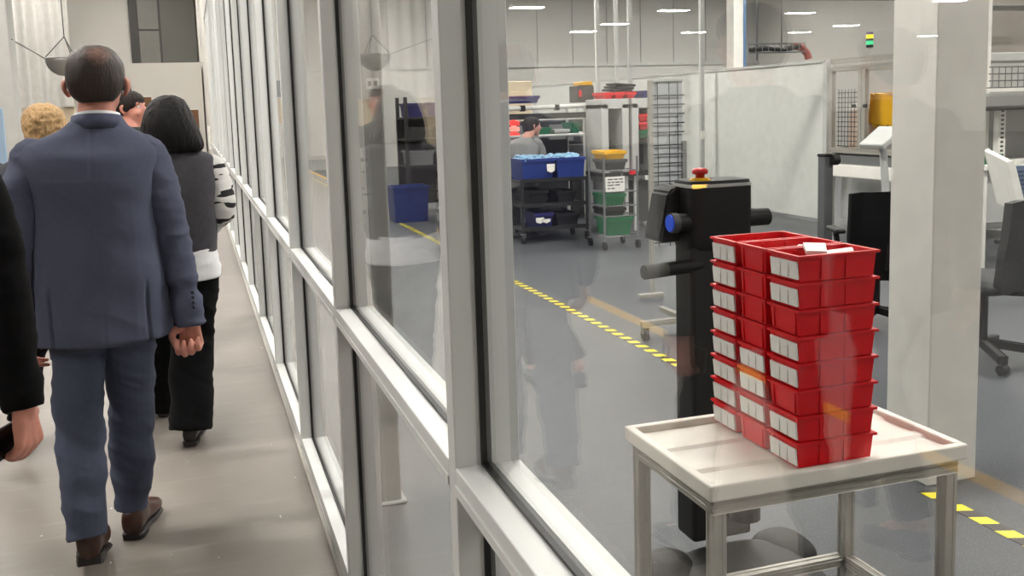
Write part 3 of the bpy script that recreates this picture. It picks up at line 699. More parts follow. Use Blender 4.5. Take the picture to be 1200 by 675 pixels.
def jw(c, n):
    o = fa(c+V((0, 0, c.x*.35)), n)*(.55 if c.z > 1.36 else 1)+fb(c, n)*min(1, max(.3, (1.3-c.z)/.3))
    if n.y < -.2:
        o -= .003*math.exp(-((c.x-.012)/.004)**2)                           # centre back seam
        for vx in (-.15, .152):
            if c.z < 1.02: o -= .013*math.exp(-((c.x-vx)/.0045)**2)*min(1, (1.02-c.z)/.06)    # side vents
    return o
JK = addp(MAN, 'jacket', remesh(jb, .006, 3, jw), SUIT, b0, 0)
def sleeve(nm, par, b_, yaw, pts, rs, m, seed, amp=.006, vox=.006):
    q = NB(); limb(q, pts, rs, 20, 6, True)
    f1 = ridge(4, 4, 13, amp*1.25, seed); f2 = fold(14, 14, 22, amp*.3, seed+5)
    return addp(par, nm, remesh(q, vox, 2, lambda c, n: f1(c, n)+f2(c, n)), m, b_, yaw)
SR = sleeve('sleeve', JK, b0, 0, [(.176, -.012, 1.435), (.212, -.012, 1.30), (.236, -.005, 1.15), (.262, -.03, 1.0), (.287, -.054, .830)], [.068, (.068, .072), .063, .056, (.05, .046)], SUIT, 3, .009)
SL = sleeve('sleeve', JK, b0, 0, [(-.178, -.012, 1.435), (-.222, -.03, 1.30), (-.246, -.055, 1.15), (-.26, -.01, 1.0), (-.265, .025, .845)], [.068, (.068, .072), .063, .056, (.05, .046)], SUIT, 7, .009)
for i in range(4): 
    q = NB(); ell(q, (.300-.0005*i, -.098+.0035*i, .90+i*.017), (.0065, .0045, .0065), 10); addp(JK, 'button', q, SUITB, b0, 0)
q = NB()
def band(bm, cx, cyy, z0, z1, a0, a1, b0_, b1_, th, tilt):
    seg = 40; rows = [[] for _ in range(4)]
    for k in range(seg):
        t = 2*pi*k/seg; s = sin(t); z_t = -tilt*s
        for r_, (a, bb, z) in enumerate(((a0, b0_, z0), (a1, b1_, z1), (a1-th, b1_-th, z1), (a0-th, b0_-th, z0))):
            rows[r_].append(bm.verts.new((cx+a*cos(t), cyy+bb*s, z+z_t)))
    for r_ in range(4):
        p, q_ = rows[r_], rows[(r_+1) % 4]
        for k in range(seg): bm.faces.new((p[k], p[(k+1) % seg], q_[(k+1) % seg], q_[k]))
    return bm
band(q, .03, -.012, 1.52, 1.569, .092, .081, .083, .079, .006, .012); addp(JK, 'collar', q, SUIT, b0, 0)
q = NB(); band(q, .032, -.012, 1.54, 1.577, .076, .073, .076, .073, .004, .014); addp(MAN, 'shirt_collar', q, mat('white_cotton', (228, 228, 230), .8), b0, 0)
TR = mat('blue_wool_trousers', (76, 82, 100), .9, 0, .05, 60, bump=.15, bscale=700, spec=.2)
addp(MAN, 'trousers', trousers_mesh(J, .185, [.094, .084, .078, .074, .064], .0065, .007, 4, (.05, .005)), TR, b0, 0)
BROWN = mat('brown_leather', (62, 36, 27), .35, 0, .2, 14); SOLEB = mat('dark_rubber_sole', (30, 24, 22), .6)
shoe(MAN, b0, 0, (-.093, -.18, .06), (-.1, .085, .004), BROWN, SOLEB, .29, .12, .16, .035)
shoe(MAN, b0, 0, (.022, .115, .004), (.085, .4, .003), BROWN, SOLEB, .29, .112, .1)
# ---- generic clothed walker
def walker(b_, yaw, label, cat_label_group, skin, hair_rows, hair_m, top_rows, top_m, sleeve_m, trous_m, shoe_m, J, waist=.175, legr=(.09, .08, .075, .07, .062), sleeve_r=(.064, .062, .056, .05, .044), voxel=.008, build=1., face=False, top_name='jacket', hem=(0, 0), foldamp=.006, shoe_L=.28, shoe_H=.09, hair_amp=1.):
    p = obj('person', xform(body_mesh(J, voxel, build), b_, yaw), skin, None, b_, smooth=True)
    tag(p, label, 'person', cat_label_group)
    q = NB(); rings(q, hair_rows, 36, 5); f0 = ridge(30, 30, 7 if hair_amp < 2 else 32, .0045*hair_amp, b_[0]); hm = remesh(q, .006, 2, f0)
    hc_ = V(J['head']); hm.transform(Matrix.Translation(hc_) @ Matrix.Rotation(J.get('turn', 0.), 4, 'Z') @ Matrix.Translation(-hc_)); addp(p, 'hair', hm, hair_m, b_, yaw)
    q = NB(); rings(q, top_rows, 36, 5); f1 = fold(3, 3, 8, foldamp, b_[1]); jk = addp(p, top_name, remesh(q, .008, 3, f1), top_m, b_, yaw)
    for sd in 'lr':
        s_, e_, w_ = V(J['sh'+sd]), V(J['el'+sd]), V(J['wr'+sd])
        out = V((.012 if sd == 'r' else -.012, 0, .006))
        sleeve('sleeve', jk, b_, yaw, [s_, s_.lerp(e_, .5)+out, e_, e_.lerp(w_, .5), w_.lerp(e_, -.07)], list(sleeve_r), sleeve_m, b_[0]*3+(1 if sd == 'l' else 2), foldamp, .008)
    if trous_m: addp(p, 'trousers', trousers_mesh(J, waist, list(legr), .009, foldamp, b_[1]*2, hem), trous_m, b_, yaw)
    for sd in 'lr':
        a = V(J['an'+sd]); t_ = V(J['toe'+sd]); d = (t_-a); d.z = 0; d.normalize()
        lift = max(0, a.z-.11)
        shoe(p, b_, yaw, a-d*.06+V((0, 0, lift*.6-a.z+.008)), t_+d*.03+V((0, 0, -t_.z+.005)), shoe_m, SOLEB, shoe_L, .095, shoe_H)
    if face: eyes(p, J, b_, yaw)
    return p, jk
def joints(h=1.75, head=(0, .02), step=.28, lead='l', sw=.19, arm=.1, turn=0., hs=1.0):
    k = h/1.75; lf = step if lead == 'l' else -step
    return dict(head=(head[0], head[1], 1.625*k), hs=hs, turn=turn, neck=(head[0]*.5, -.01, 1.47*k), shl=(-sw, 0, 1.41*k), shr=(sw, 0, 1.41*k),
                ell=(-sw-.055, -lf*arm*2-.03, 1.13*k), wrl=(-sw-.065, -lf*arm*6+.04, .88*k), elr=(sw+.055, lf*arm*2-.03, 1.13*k), wrr=(sw+.065, lf*arm*6+.04, .88*k),
                hipl=(-.09, 0, .9*k), hipr=(.09, 0, .9*k), knl=(-.09, lf*.6+.04, .5*k), knr=(.09, -lf*.6+.04, .5*k),
                anl=(-.085, lf, .1 if lf > 0 else .16), anr=(.085, -lf, .1 if lf < 0 else .16), toel=(-.1, lf+.17, .04), toer=(.1, -lf+.17, .04),
                handl=dict(d=(0, .1, -1), p=(1, 0, 0), t=(0, 1, 0), curl=.45), handr=dict(d=(0, .1, -1), p=(-1, 0, 0), t=(0, 1, 0), curl=.45))
def jacket_rows(k, hem, sw=.2, dep=.125, wst=.19, cx=0., hip=.2, depth_hem=.14):
    return [(hem, cx, 0, hip, depth_hem, 2.5), (hem+.05, cx, 0, hip, depth_hem, 2.5), (1.05*k, cx, -.005, wst, dep, 2.5), (1.22*k, cx, -.01, wst*1.0, dep*1.03, 2.5), (1.34*k, cx, -.01, sw*1.0, dep, 2.5),
            (1.415*k, cx, -.008, sw*1.04, dep*.92, 2.4), (1.452*k, cx, -.008, sw*.88, dep*.78, 2.2), (1.485*k, cx, -.006, sw*.52, dep*.66, 2.), (1.505*k, cx, -.004, sw*.38, dep*.58, 2.)]
def short_hair(J, wide=1.0, top=1.0):
    x, y, z = J['head']; s = J.get('hs', 1.)*wide; zz = z-1.625
    return [(1.548+zz, x, y-.072, .045*s, .03*s, 2.2), (1.575+zz, x, y-.064, .066*s, .05*s, 2.3), (1.615+zz, x, y-.04, .082*s, .078*s, 2.4), (1.655+zz, x, y-.022, .087*s, .098*s, 2.4), (1.70+zz, x, y-.012, .078*s, .094*s, 2.3), (1.73+zz, x, y-.012, .05*s, .062*s, 2.1), (1.742+zz*1.0, x, y-.012, .014*s, .018*s, 2)]
# ---- woman with the black bob
WB = V((-.10, 4.82, 0))
JW = joints(1.64, (0.005, .0), .24, 'l', .175, turn=0.)
JW.update(dict(elr=(.205, .0, 1.12), wrr=(.12, .2, 1.0), handr=dict(d=(-.7, .7, .1), p=(-.7, -.7, 0), t=(0, 0, 1), curl=.5), anr=(.0, -.04, .115), knr=(.03, .06, .47), toer=(.03, .14, .035), hipr=(.075, .0, .86), hipl=(-.085, 0, .86), anl=(-.14, .5, .12), knl=(-.12, .3, .48), toel=(-.15, .66, .04)))
bob = [(1.40, .02, -.055, .110, .05, 2.4), (1.425, .012, -.052, .136, .075, 2.6), (1.48, .004, -.035, .132, .10, 2.4), (1.54, .0, -.02, .117, .112, 2.3), (1.6, 0, -.012, .095, .104, 2.2), (1.635, .002, -.01, .072, .08, 2.1), (1.655, .003, -.01, .038, .045, 2), (1.661, .003, -.01, .01, .012, 2)]
VEST = mat('grey_knit_vest', (66, 64, 70), .95, 0, .12, 30, bump=.3, bscale=300)
WHITEC = mat('white_cotton', (228, 228, 230), .8)
BLKC = mat('black_cloth', (9, 9, 11), .95, 0, .1, 20, spec=.2)
vr = [(.925, 0, 0, .178, .135, 2.4), (.97, 0, 0, .182, .138, 2.4), (1.06, 0, -.01, .18, .135, 2.4), (1.15, 0, -.014, .184, .135, 2.4), (1.24, 0, -.012, .192, .132, 2.4), (1.32, 0, -.01, .194, .118, 2.4), (1.375, 0, -.01, .178, .095, 2.2), (1.405, 0, -.008, .11, .08, 2), (1.425, 0, -.006, .075, .066, 2)]
PW, VJ = walker(WB, 0., 'woman with a black bob, grey vest and patterned sleeves beside the man in blue', None, SKIN, bob, M_hair('black_hair', (17, 13, 15)), vr, VEST, animal_print(), BLKC, mat('black_shoe', (20, 18, 20), .4), JW, .175, (.11, .105, .1, .1, .1), (.06, .064, .068, .062, .05), .008, .95, False, 'vest', (.065, .04), .007, .25, .075)
q = NB(); rings(q, [(.80, 0, 0, .186, .142, 2.4), (.84, 0, 0, .187, .143, 2.4), (.93, 0, 0, .178, .136, 2.4), (.99, 0, 0, .17, .13, 2.4)], 36, 5); addp(PW, 'shirt', remesh(q, .007, 2, fold(8, 8, 22, .006, 3)), WHITEC, WB, 0)
# ---- person in black at the left edge
LB = V((-.735, 2.58, 0)); JL = joints(1.86, (0, .03), .26, 'r', .2, turn=0.)
JL.update(dict(shr=(.205, -.02, 1.48), elr=(.285, -.06, 1.20), wrr=(.318, -.12, .915), handr=dict(d=(.0, .1, -1), p=(-.87, .5, .0), t=(.5, .87, 0), curl=.72, sc=1.08, spread=.008, tc=.9)))
walker(LB, 0., 'person in black holding a phone at the left edge of the photo', None, SKIN2, short_hair(JL, 1.08), M_hair('dark_hair', (40, 32, 28)), jacket_rows(1.063, .84, .215, .135, .205, 0, .23, .16), mat('black_coat', (9, 8, 10), .95, 0, .1, 20, spec=.2), mat('black_coat', (12, 11, 13), .95), BLKC, mat('black_shoe', (20, 18, 20), .4), JL, .185, sleeve_r=(.07, .066, .06, .052, (.046, .042)), voxel=.0055)
PHO = thing('phone', 'dark phone held low in the hand of the person in black', 'phone', (-.447, 2.50, .79))
pm = Matrix.Translation((-.449, 2.492, .822)) @ Matrix.Rotation(-.52, 4, 'Z') @ Matrix.Rotation(pi/2+.1, 4, 'X')
q = NB(); box(q, (-.006, -.037, -.075), (.006, .037, .075), .005, 2); bmesh.ops.transform(q, matrix=pm, verts=q.verts); obj('case', q, mat('phone_case', (46, 34, 32), .4), PHO)
q = NB(); box(q, (.0055, -.034, -.072), (.007, .034, .072), .001); bmesh.ops.transform(q, matrix=pm, verts=q.verts); obj('screen', q, mat('phone_glass', (8, 8, 10), .08), PHO)
q = NB(); box(q, (-.009, -.03, .045), (-.005, -.008, .068), .002); bmesh.ops.transform(q, matrix=pm, verts=q.verts); obj('camera_bump', q, BLACKP, PHO)
# ---- blonde walker ahead
BB = V((-.86, 5.05, 0)); JB = joints(1.62, (.2, .03), .26, 'r', .165, turn=0.)
JB.update(dict(head=(.205, .02, 1.525), neck=(.17, -.01, 1.385), shl=(-.02, 0, 1.31), shr=(.31, 0, 1.31), ell=(-.07, -.03, 1.07), elr=(.36, -.03, 1.07), wrl=(-.08, .05, .84), wrr=(.37, .05, .84), hipl=(.02, 0, .84), hipr=(.2, 0, .84), anl=(-.18, -.22, .16), knl=(-.06, -.02, .47), toel=(-.2, -.04, .04), anr=(-.03, .02, .11), knr=(.06, .1, .47), toer=(-.04, .2, .035)))
bl = [(z+.0, .205, y-.01, a*1.02, b_, e) for z, y, a, b_, e in ((1.46, -.06, .06, .04, 2.3), (1.5, -.035, .08, .075, 2.4), (1.545, -.015, .088, .098, 2.4), (1.59, -.005, .084, .098, 2.3), (1.622, 0, .06, .072, 2.1), (1.638, 0, .03, .034, 2), (1.642, 0, .008, .01, 2))]
jr = [(z, cx+.145, cy2, a, b_, e) for z, cx, cy2, a, b_, e in jacket_rows(.93, .72, .185, .125, .18, 0, .19, .135)]
walker(BB, 0., 'person with short wavy blonde hair ahead of the man in blue', None, SKIN, bl, M_hair('blonde_hair', (186, 152, 108)), jr, mat('slate_coat', (52, 54, 62), .9), mat('slate_coat', (52, 54, 62), .9), BLKC, mat('black_shoe', (20, 18, 20), .4), JB, .165, (.085, .075, .065, .06, .056), voxel=.008, hem=(-.02, -.02), build=.92, shoe_L=.24, shoe_H=.07, hair_amp=2.2)
# ---- person farther ahead, looking back to the right
FB = V((-.365, 6.55, 0)); JF = joints(1.74, (.0, .02), .2, 'l', .19, turn=-1.9)
hr = short_hair(JF, 1.05)
walker(FB, 0., 'person in dark green far ahead, face turned right, between the two walkers', None, SKIN2, hr, M_hair('dark_hair', (40, 32, 28)), jacket_rows(1.0, .8), mat('dark_green_coat', (44, 50, 44), .9), mat('dark_green_coat', (44, 50, 44), .9), BLKC, mat('black_shoe', (20, 18, 20), .4), JF, face=True)
# ---- walker outside the frame whose reflection stands over the white column
RB = V((-1.40, 2.78, 0)); JR = joints(1.8, (0, .03), .24, 'l', .2)
walker(RB, 0., 'tall person in dark clothes seen only as a reflection over the white column', None, SKIN, short_hair(JR, 1.06), M_hair('dark_hair', (40, 32, 28)), jacket_rows(1.03, .82, .21, .13, .2, 0, .21, .15), mat('charcoal_jacket', (36, 36, 40), .9), mat('charcoal_jacket', (36, 36, 40), .9), BLKC, mat('black_shoe', (20, 18, 20), .4), JR)
# ------------------------------------------------------------------ shop floor equipment on the left
def tote(x0, x1, y0, y1, z0, z1, m, label, cat='bin', group=None, name='tote'):
    b = NB(); t = .012; f = .03
    lo = [(x0+f, y0+f), (x1-f, y0+f), (x1-f, y1-f), (x0+f, y1-f)]; hi = [(x0+.012, y0+.012), (x1-.012, y0+.012), (x1-.012, y1-.012), (x0+.012, y1-.012)]
    ro = [(x0, y0), (x1, y0), (x1, y1), (x0, y1)]; hin = [(x0+.02, y0+.02), (x1-.02, y0+.02), (x1-.02, y1-.02), (x0+.02, y1-.02)]
    lin_ = [(x0+f+t, y0+f+t), (x1-f-t, y0+f+t), (x1-f-t, y1-f-t), (x0+f+t, y1-f-t)]
    rows = [[b.verts.new((x, y, z)) for x, y in q] for q, z in ((lo, z0), (hi, z1-.035), (ro, z1-.033), (ro, z1), (hin, z1), (lin_, z0+.012))]
    for p, q in zip(rows, rows[1:]):
        for k in range(4): b.faces.new((p[k], p[(k+1) % 4], q[(k+1) % 4], q[k]))
    b.faces.new(rows[0]); b.faces.new(rows[-1])
    return tag(obj(name, b, m, None, ((x0+x1)/2, (y0+y1)/2, z0)), label, cat, group)
def caster(par, x, y, r=.05):
    k = obj('caster', cyl(NB(), (x-.014, y, r), (x+.014, y, r), r, 14), BLACKP, par)
    b = NB(); bar(b, (x, y, r*1.2), (x, y, r*2.3), .012); box(b, (x-.03, y-.02, r*2.05), (x+.03, y+.02, r*2.3)); obj('fork', b, WIRE, k)
def shelf_cart(label, x0, x1, y0, y1, zs, m, mp, top=None):
    c = thing('shelf_cart', label, 'cart', ((x0+x1)/2, (y0+y1)/2, 0))
    for z in zs:
        b = NB(); box(b, (x0, y0, z-.02), (x1, y1, z), .004); box(b, (x0, y0, z), (x1, y0+.012, z+.025)); box(b, (x0, y1-.012, z), (x1, y1, z+.025)); obj('shelf', b, m, c)
    for x in (x0+.015, x1-.015):
        for y in (y0+.015, y1-.015):
            obj('post', box(NB(), (x-.014, y-.014, .1), (x+.014, y+.014, (top or zs[-1])+.02), .003), mp, c); caster(c, x, y)
    return c
SC = shelf_cart('black three shelf cart carrying the long blue totes', 3.5, 4.32, 10.45, 10.95, (.16, .43, .715), BLACKM, BLACKM)
tote(3.52, 3.93, 10.47, 10.93, .717, .965, BLUEB, 'left deep blue tote full of light blue bags on the cart', group=None)
tote(3.94, 4.31, 10.47, 10.93, .717, .965, BLUEB, 'right deep blue tote full of light blue bags on the cart')
tote(3.66, 3.9, 10.47, 10.9, .162, .34, NAVY, 'small navy bin with a white tag on the bottom cart shelf')
tote(3.93, 4.22, 10.47, 10.9, .162, .32, BLACKP, 'black bin beside the navy one on the bottom cart shelf')
tote(3.6, 3.85, 10.5, 10.9, .432, .6, BLACKP, 'left black bin on the middle cart shelf')
tote(3.95, 4.2, 10.5, 10.9, .432, .58, BLACKP, 'right black bin on the middle cart shelf')
for (x, z, h, lbl) in ((3.87, .80, .1, 'white pentagon tag on the left blue tote'), (3.72, .22, .07, 'white tag on the navy bin at the cart bottom'), (3.8, .22, .05, 'second white tag beside it on the navy bin')):
    b = NB(); prism(b, [(x-.05, 10.462, z+h), (x+.05, 10.462, z+h), (x+.045, 10.462, z+.02), (x, 10.462, z), (x-.045, 10.462, z+.02)], (0, -.003, 0))
    tag(obj('tag', b, LABELW, None, (x, 10.46, z)), lbl, 'tag')
BAGS = mat('light_blue_bags', (130, 172, 205), .35, 0, .35, 22)
for (x0, x1, nm) in ((3.55, 3.9, 'left'), (3.97, 4.28, 'right')):
    b = NB()
    for i in range(60):
        x, y = random.uniform(x0, x1), random.uniform(10.5, 10.9); ell(b, (x, y, .95+random.uniform(-.01, .035)), (.04, .035, .02), 8)
    tag(obj('bag_heap', b, BAGS, None, ((x0+x1)/2, 10.7, .95)), 'heap of small light blue bags in the %s blue tote' % nm, 'bags', None, 'stuff')
# wire cart with green bins
GC = thing('wire_cart', 'narrow wire shelf cart holding the green bins and white sign', 'cart', (4.32, 9.75, 0))
gx0, gx1, gy0, gy1 = 4.13, 4.52, 9.55, 9.95
for x in (gx0, gx1):
    for y in (gy0, gy1): obj('post', cyl(NB(), (x, y, .1), (x, y, 1.0), .012, 8), WIRE, GC); caster(GC, x, y, .045)
for z in (.14, .36, .47, .62, .85):
    b = NB()
    for y in (gy0, gy1): tube(b, [(gx0, y, z), (gx1, y, z)], .006, 5)
    for x in (gx0, gx1): tube(b, [(x, gy0, z), (x, gy1, z)], .006, 5)
    for k in range(9): x = gx0+(gx1-gx0)*k/8; tube(b, [(x, gy0, z), (x, gy1, z)], .003, 4)
    obj('wire_shelf', b, WIRE, GC)
tote(4.17, 4.48, 9.57, 9.92, .147, .34, GREENB, 'largest green bin on the lowest wire shelf')
tote(4.15, 4.40, 9.57, 9.92, .367, .45, BLACKP, 'flat black bin between the green bins on the wire cart')
tote(4.15, 4.40, 9.57, 9.92, .477, .6, GREENB, 'green bin on the middle wire shelf under the sign')
tote(4.16, 4.42, 9.57, 9.92, .857, .97, DGREY, 'dark grey bin on top of the wire cart', name='tote')
tote(4.15, 4.41, 9.57, 9.92, .972, 1.06, YELB, 'yellow bin topmost on the wire cart')
SG = tag(obj('sign', box(NB(), (4.14, 9.52, .63), (4.36, 9.528, .79), .002), LABELW, None, (4.25, 9.525, .63)), 'white printed sign hung on the wire cart over the green bins', 'sign')
b = NB()
for z, ws in ((.762, (.06, .045, .05)), (.73, (.035, .03, .05, .03)), (.70, (.07, .06)), (.665, (.03, .04))):
    x = 4.16
    for w_ in ws: box(b, (x, 9.518, z-.006), (x+w_, 9.5205, z+.006)); x += w_+.012
obj('print', b, DGREY, SG)
# lean pipe flow rack
FR = thing('flow_rack', 'long white pipe flow rack behind the blue tote cart', 'rack', (4.4, 11.6, 0))
WP = mat('white_coated_pipe', (206, 206, 202), .4)
fx0, fx1, fy = 3.3, 5.5, 11.5
for x in (fx0, 4.72, fx1):
    for y in (fy, fy+.6): obj('upright', tube(NB(), [(x, y, 0), (x, y, 1.57)], .02, 10), WP, FR)
for y in (fy, fy+.6):
    obj('top_rail', tube(NB(), [(fx0-.1, y, 1.53), (fx1+.05, y, 1.56)], .028, 10), WP, FR)
    obj('shelf_rail', tube(NB(), [(fx0, y, 1.19), (fx1, y, 1.19)], .018, 10), WP, FR)
obj('light_bar', box(NB(), (fx0+.1, fy-.05, 1.40), (4.75, fy+.1, 1.47), .005), BLACKM, FR)
obj('shelf_board', box(NB(), (fx0, fy, 1.165), (fx1, fy+.6, 1.175)), LGREY, FR)
obj('work_surface', box(NB(), (fx0, fy+.02, .82), (4.75, fy+.62, .86), .004), DGREY, FR)
obj('back_panel', box(NB(), (fx0, fy+.56, .3), (4.7, fy+.58, 1.12)), DGREY, FR)
for x in (3.9, 4.35): obj('pipe_joint', box(NB(), (x-.03, fy-.035, 1.50), (x+.03, fy+.035, 1.575), .006), BLACKP, FR)
for i, (x0, x1, z1, m_, lab) in enumerate(((4.05, 4.3, 1.29, GREENB, 'low green tray left on the flow rack shelf'), (4.33, 4.55, 1.26, LGREY, 'pale grey tray on the flow rack shelf'), (4.56, 4.7, 1.34, GREENB, 'taller green tray right on the flow rack shelf'))):
    tote(x0, x1-.01, 11.54, 11.9, 1.177, z1, m_, lab)
RS = thing('reel_stack', 'stack of glowing red reels on the flow rack shelf', 'reels', (3.86, 11.75, 1.177))
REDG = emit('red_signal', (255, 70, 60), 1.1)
for k in range(3):
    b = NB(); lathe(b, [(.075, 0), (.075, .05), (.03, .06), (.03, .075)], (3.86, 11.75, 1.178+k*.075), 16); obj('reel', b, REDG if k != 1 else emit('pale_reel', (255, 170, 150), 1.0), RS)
tote(3.4, 4.15, 11.55, 12.05, 1.60, 1.69, NAVY, 'long purple blue bin on top of the flow rack')
# seated worker behind the totes
JK_ = joints(1.72, (.16, .16), .1, 'l', .18, turn=-1.0)
JK_.update(dict(head=(.13, .14, 1.315), neck=(.07, .04, 1.17), shl=(-.15, 0, 1.12), shr=(.2, .02, 1.12), ell=(-.2, .06, .86), elr=(.27, .1, .86), wrl=(-.05, .28, .84), wrr=(.24, .34, .86), hipl=(-.09, 0, .64), hipr=(.09, 0, .64), knl=(-.1, .3, .5), knr=(.1, .3, .5), anl=(-.1, .22, .1), anr=(.1, .22, .1), toel=(-.1, .38, .04), toer=(.1, .38, .04)))
kr = [(.60, 0, 0, .2, .15, 2.5), (.7, 0, 0, .195, .15, 2.5), (.85, .01, 0, .19, .14, 2.5), (1.0, .02, 0, .2, .14, 2.5), (1.10, .025, .0, .2, .12, 2.4), (1.15, .04, .01, .14, .1, 2.2), (1.19, .065, .03, .075, .075, 2)]
hk = short_hair(JK_, 1.05)
WKB = V((3.74, 11.15, 0))
walker(WKB, -.5, 'worker with dark hair and light jacket seated behind the blue totes', None, SKIN, hk, M_hair('dark_hair', (40, 32, 28)), kr, mat('light_grey_jacket', (128, 128, 126), .9), mat('light_grey_jacket', (128, 128, 126), .9), BLKC, mat('black_shoe', (20, 18, 20), .4), JK_, .17, face=True)
ST = thing('stool', 'low black work stool under the seated worker', 'stool', (3.74, 11.13, 0))
obj('seat', lathe(NB(), [(.16, .45), (.17, .47), (.17, .5), (.15, .515)], (3.74, 11.13, 0), 20), BLACKP, ST)
obj('stem', cyl(NB(), (3.74, 11.13, .05), (3.74, 11.13, .46), .025, 10), WIRE, ST)
obj('base', lathe(NB(), [(.2, 0), (.2, .015), (.03, .05)], (3.74, 11.13, 0), 20), BLACKM, ST)
# two test stations
def station(x0, x1, y, label, inner):
    s = thing('test_station', label, 'machine', ((x0+x1)/2, y, 0))
    for x in (x0, x1-.09): obj('side_frame', box(NB(), (x, y, .72), (x+.09, y+.5, 1.56), .006), LGREY, s)
    obj('head', box(NB(), (x0, y, 1.5), (x1, y+.5, 1.62), .006), LGREY, s)
    obj('deck', box(NB(), (x0-.015, y-.05, .68), (x1+.015, y+.5, .73), .006), BLACKM, s)
    obj('back_panel', box(NB(), (x0+.05, y+.44, .73), (x1-.05, y+.46, 1.5)), DGREY, s)
    obj('screen', box(NB(), (x0+.11, y+.3, .80), (x1-.11, y+.33, 1.12), .005), BLACKP, s)
    for x in (x0+.02, x1-.06):
        for yy in (y, y+.44): obj('leg', box(NB(), (x, yy, 0), (x+.04, yy+.04, .69), .003), LGREY, s)
    obj('cabinet', box(NB(), (x0+.07, y+.06, .1), (x1-.1, y+.4, .6), .006), inner, s)
    return s
station(4.70, 5.06, 10.9, 'left pale test station frame beside the green bin cart', MGREY)
station(5.1, 5.5, 10.9, 'right pale test station with dark screen by the mesh rack', DGREY)
for i in range(3):
    tote(5.22, 5.36, 10.95, 11.2, 1.135+i*.1, 1.225+i*.1, RED if i else GREENB, ['green bin under the red ones in the test station', 'lower red bin inside the right test station', 'upper red bin inside the right test station'][i])
BM = tag(obj('button_block', box(NB(), (5.02, 10.79, .70), (5.09, 10.845, .76), .005), RED, None, (5.05, 10.8, .7)), 'small red button block on the test station deck', 'button')
for i, x in enumerate((4.75, 4.9, 5.05)):
    tote(x, x+.14, 10.95, 11.3, 1.622, 1.70, RED, ['leftmost red bin on top of the test stations', 'red bin in the middle on top of the test stations', 'rightmost red bin on top of the test stations'][i])
tote(5.28, 5.46, 10.95, 11.3, 1.622, 1.71, NAVY, 'blue bin at the right end on top of the test stations')
DV = thing('controller_box', 'dark controller with a yellow top above the test station', 'device', (4.76, 11.55, 1.59))
obj('body', box(NB(), (4.64, 11.5, 1.59), (4.86, 11.8, 1.80), .008), CHAR, DV); obj('cover', box(NB(), (4.70, 11.49, 1.80), (4.84, 11.8, 1.85), .008), YELB, DV); obj('port', box(NB(), (4.65, 11.485, 1.66), (4.69, 11.5, 1.74), .003), RED, DV)
for i in range(3):
    b = NB(); bar(b, (4.98+i*.03, 11.36, 1.735+i*.035), (5.28+i*.02, 11.42, 1.712+i*.035), .25, .028, bev=.004)
    tag(obj('flat_case', b, BLACKP, None, (5.1, 11.4, 1.72+i*.035)), ['lowest dark flat case leaning on the red bins', 'middle dark flat case leaning on the red bins', 'topmost dark flat case leaning on the red bins'][i], 'case')
BX = thing('cabinet', 'beige lit cabinet behind the flow rack', 'cabinet', (4.3, 14.5, 0))
obj('body', box(NB(), (4.02, 14.4, 0), (5.05, 15, 1.95), .01), mat('beige_steel', (206, 190, 164), .5), BX)
obj('door', box(NB(), (4.1, 14.385, .8), (4.5, 14.4, 1.85), .004), mat('cream_door', (226, 214, 190), .5), BX); obj('warning_lamp', box(NB(), (4.03, 14.36, 1.66), (4.1, 14.4, 1.76), .004), emit('orange_lamp', (255, 130, 50), 1.0), BX)
DM = thing('assembly_machine', 'low dark assembly machine behind the flow rack and test stations', 'machine', (4.9, 12.9, 0))
obj('body', box(NB(), (3.75, 12.6, .05), (6.0, 13.3, 1.02), .01), CHAR, DM)
obj('hood', box(NB(), (4.0, 12.75, 1.02), (5.6, 13.25, 1.36), .02), mat('machine_black', (38, 38, 40), .5), DM)
for x in (4.15, 4.7, 5.2): obj('hatch', box(NB(), (x, 12.735, 1.06), (x+.36, 12.75, 1.3), .004), MGREY, DM)
for x in (3.9, 4.5, 5.1): obj('door', box(NB(), (x, 12.585, .15), (x+.5, 12.6, .9), .004), mat('slate_grey', (84, 86, 88), .5), DM)
obj('status_lamp', box(NB(), (5.3, 12.74, 1.31), (5.42, 12.76, 1.34)), GREENB, DM)
# group seen through the second pane
RK = thing('parts_rack', 'dark parts rack with purple bins seen through the second pane', 'rack', (3.45, 14.6, 0))
for x in (3.0, 3.9):
    for y in (14.3, 14.9): obj('post', box(NB(), (x, y, 0), (x+.05, y+.05, 1.75)), BLACKM, RK)
for z in (.7, 1.1, 1.42): obj('shelf', box(NB(), (3.0, 14.3, z), (3.95, 14.95, z+.03)), BLACKM, RK)
obj('back_panel', box(NB(), (3.0, 14.92, .1), (3.95, 14.95, 1.45)), CHAR, RK)
for i, x in enumerate((3.05, 3.35, 3.65)): tote(x, x+.27, 14.35, 14.9, 1.452, 1.66, NAVY, ['leftmost purple bin on top of the dark parts rack', 'middle purple bin on top of the dark parts rack', 'rightmost purple bin on top of the dark parts rack'][i])
for i, x in enumerate((3.1, 3.53)): tote(x, x+.34, 14.35, 14.9, 1.132, 1.3, DGREY, ['left grey bin on the parts rack shelf', 'right grey bin on the parts rack shelf'][i])
for i, x in enumerate((3.05, 3.5)): tote(x, x+.4, 14.35, 14.9, .732, .95, MGREY, ['left silver crate low on the parts rack', 'right silver crate low on the parts rack'][i])
tote(2.58, 3.1, 13.3, 13.8, .0, .5, BLUEB, 'large blue floor tote in front of the dark parts rack')
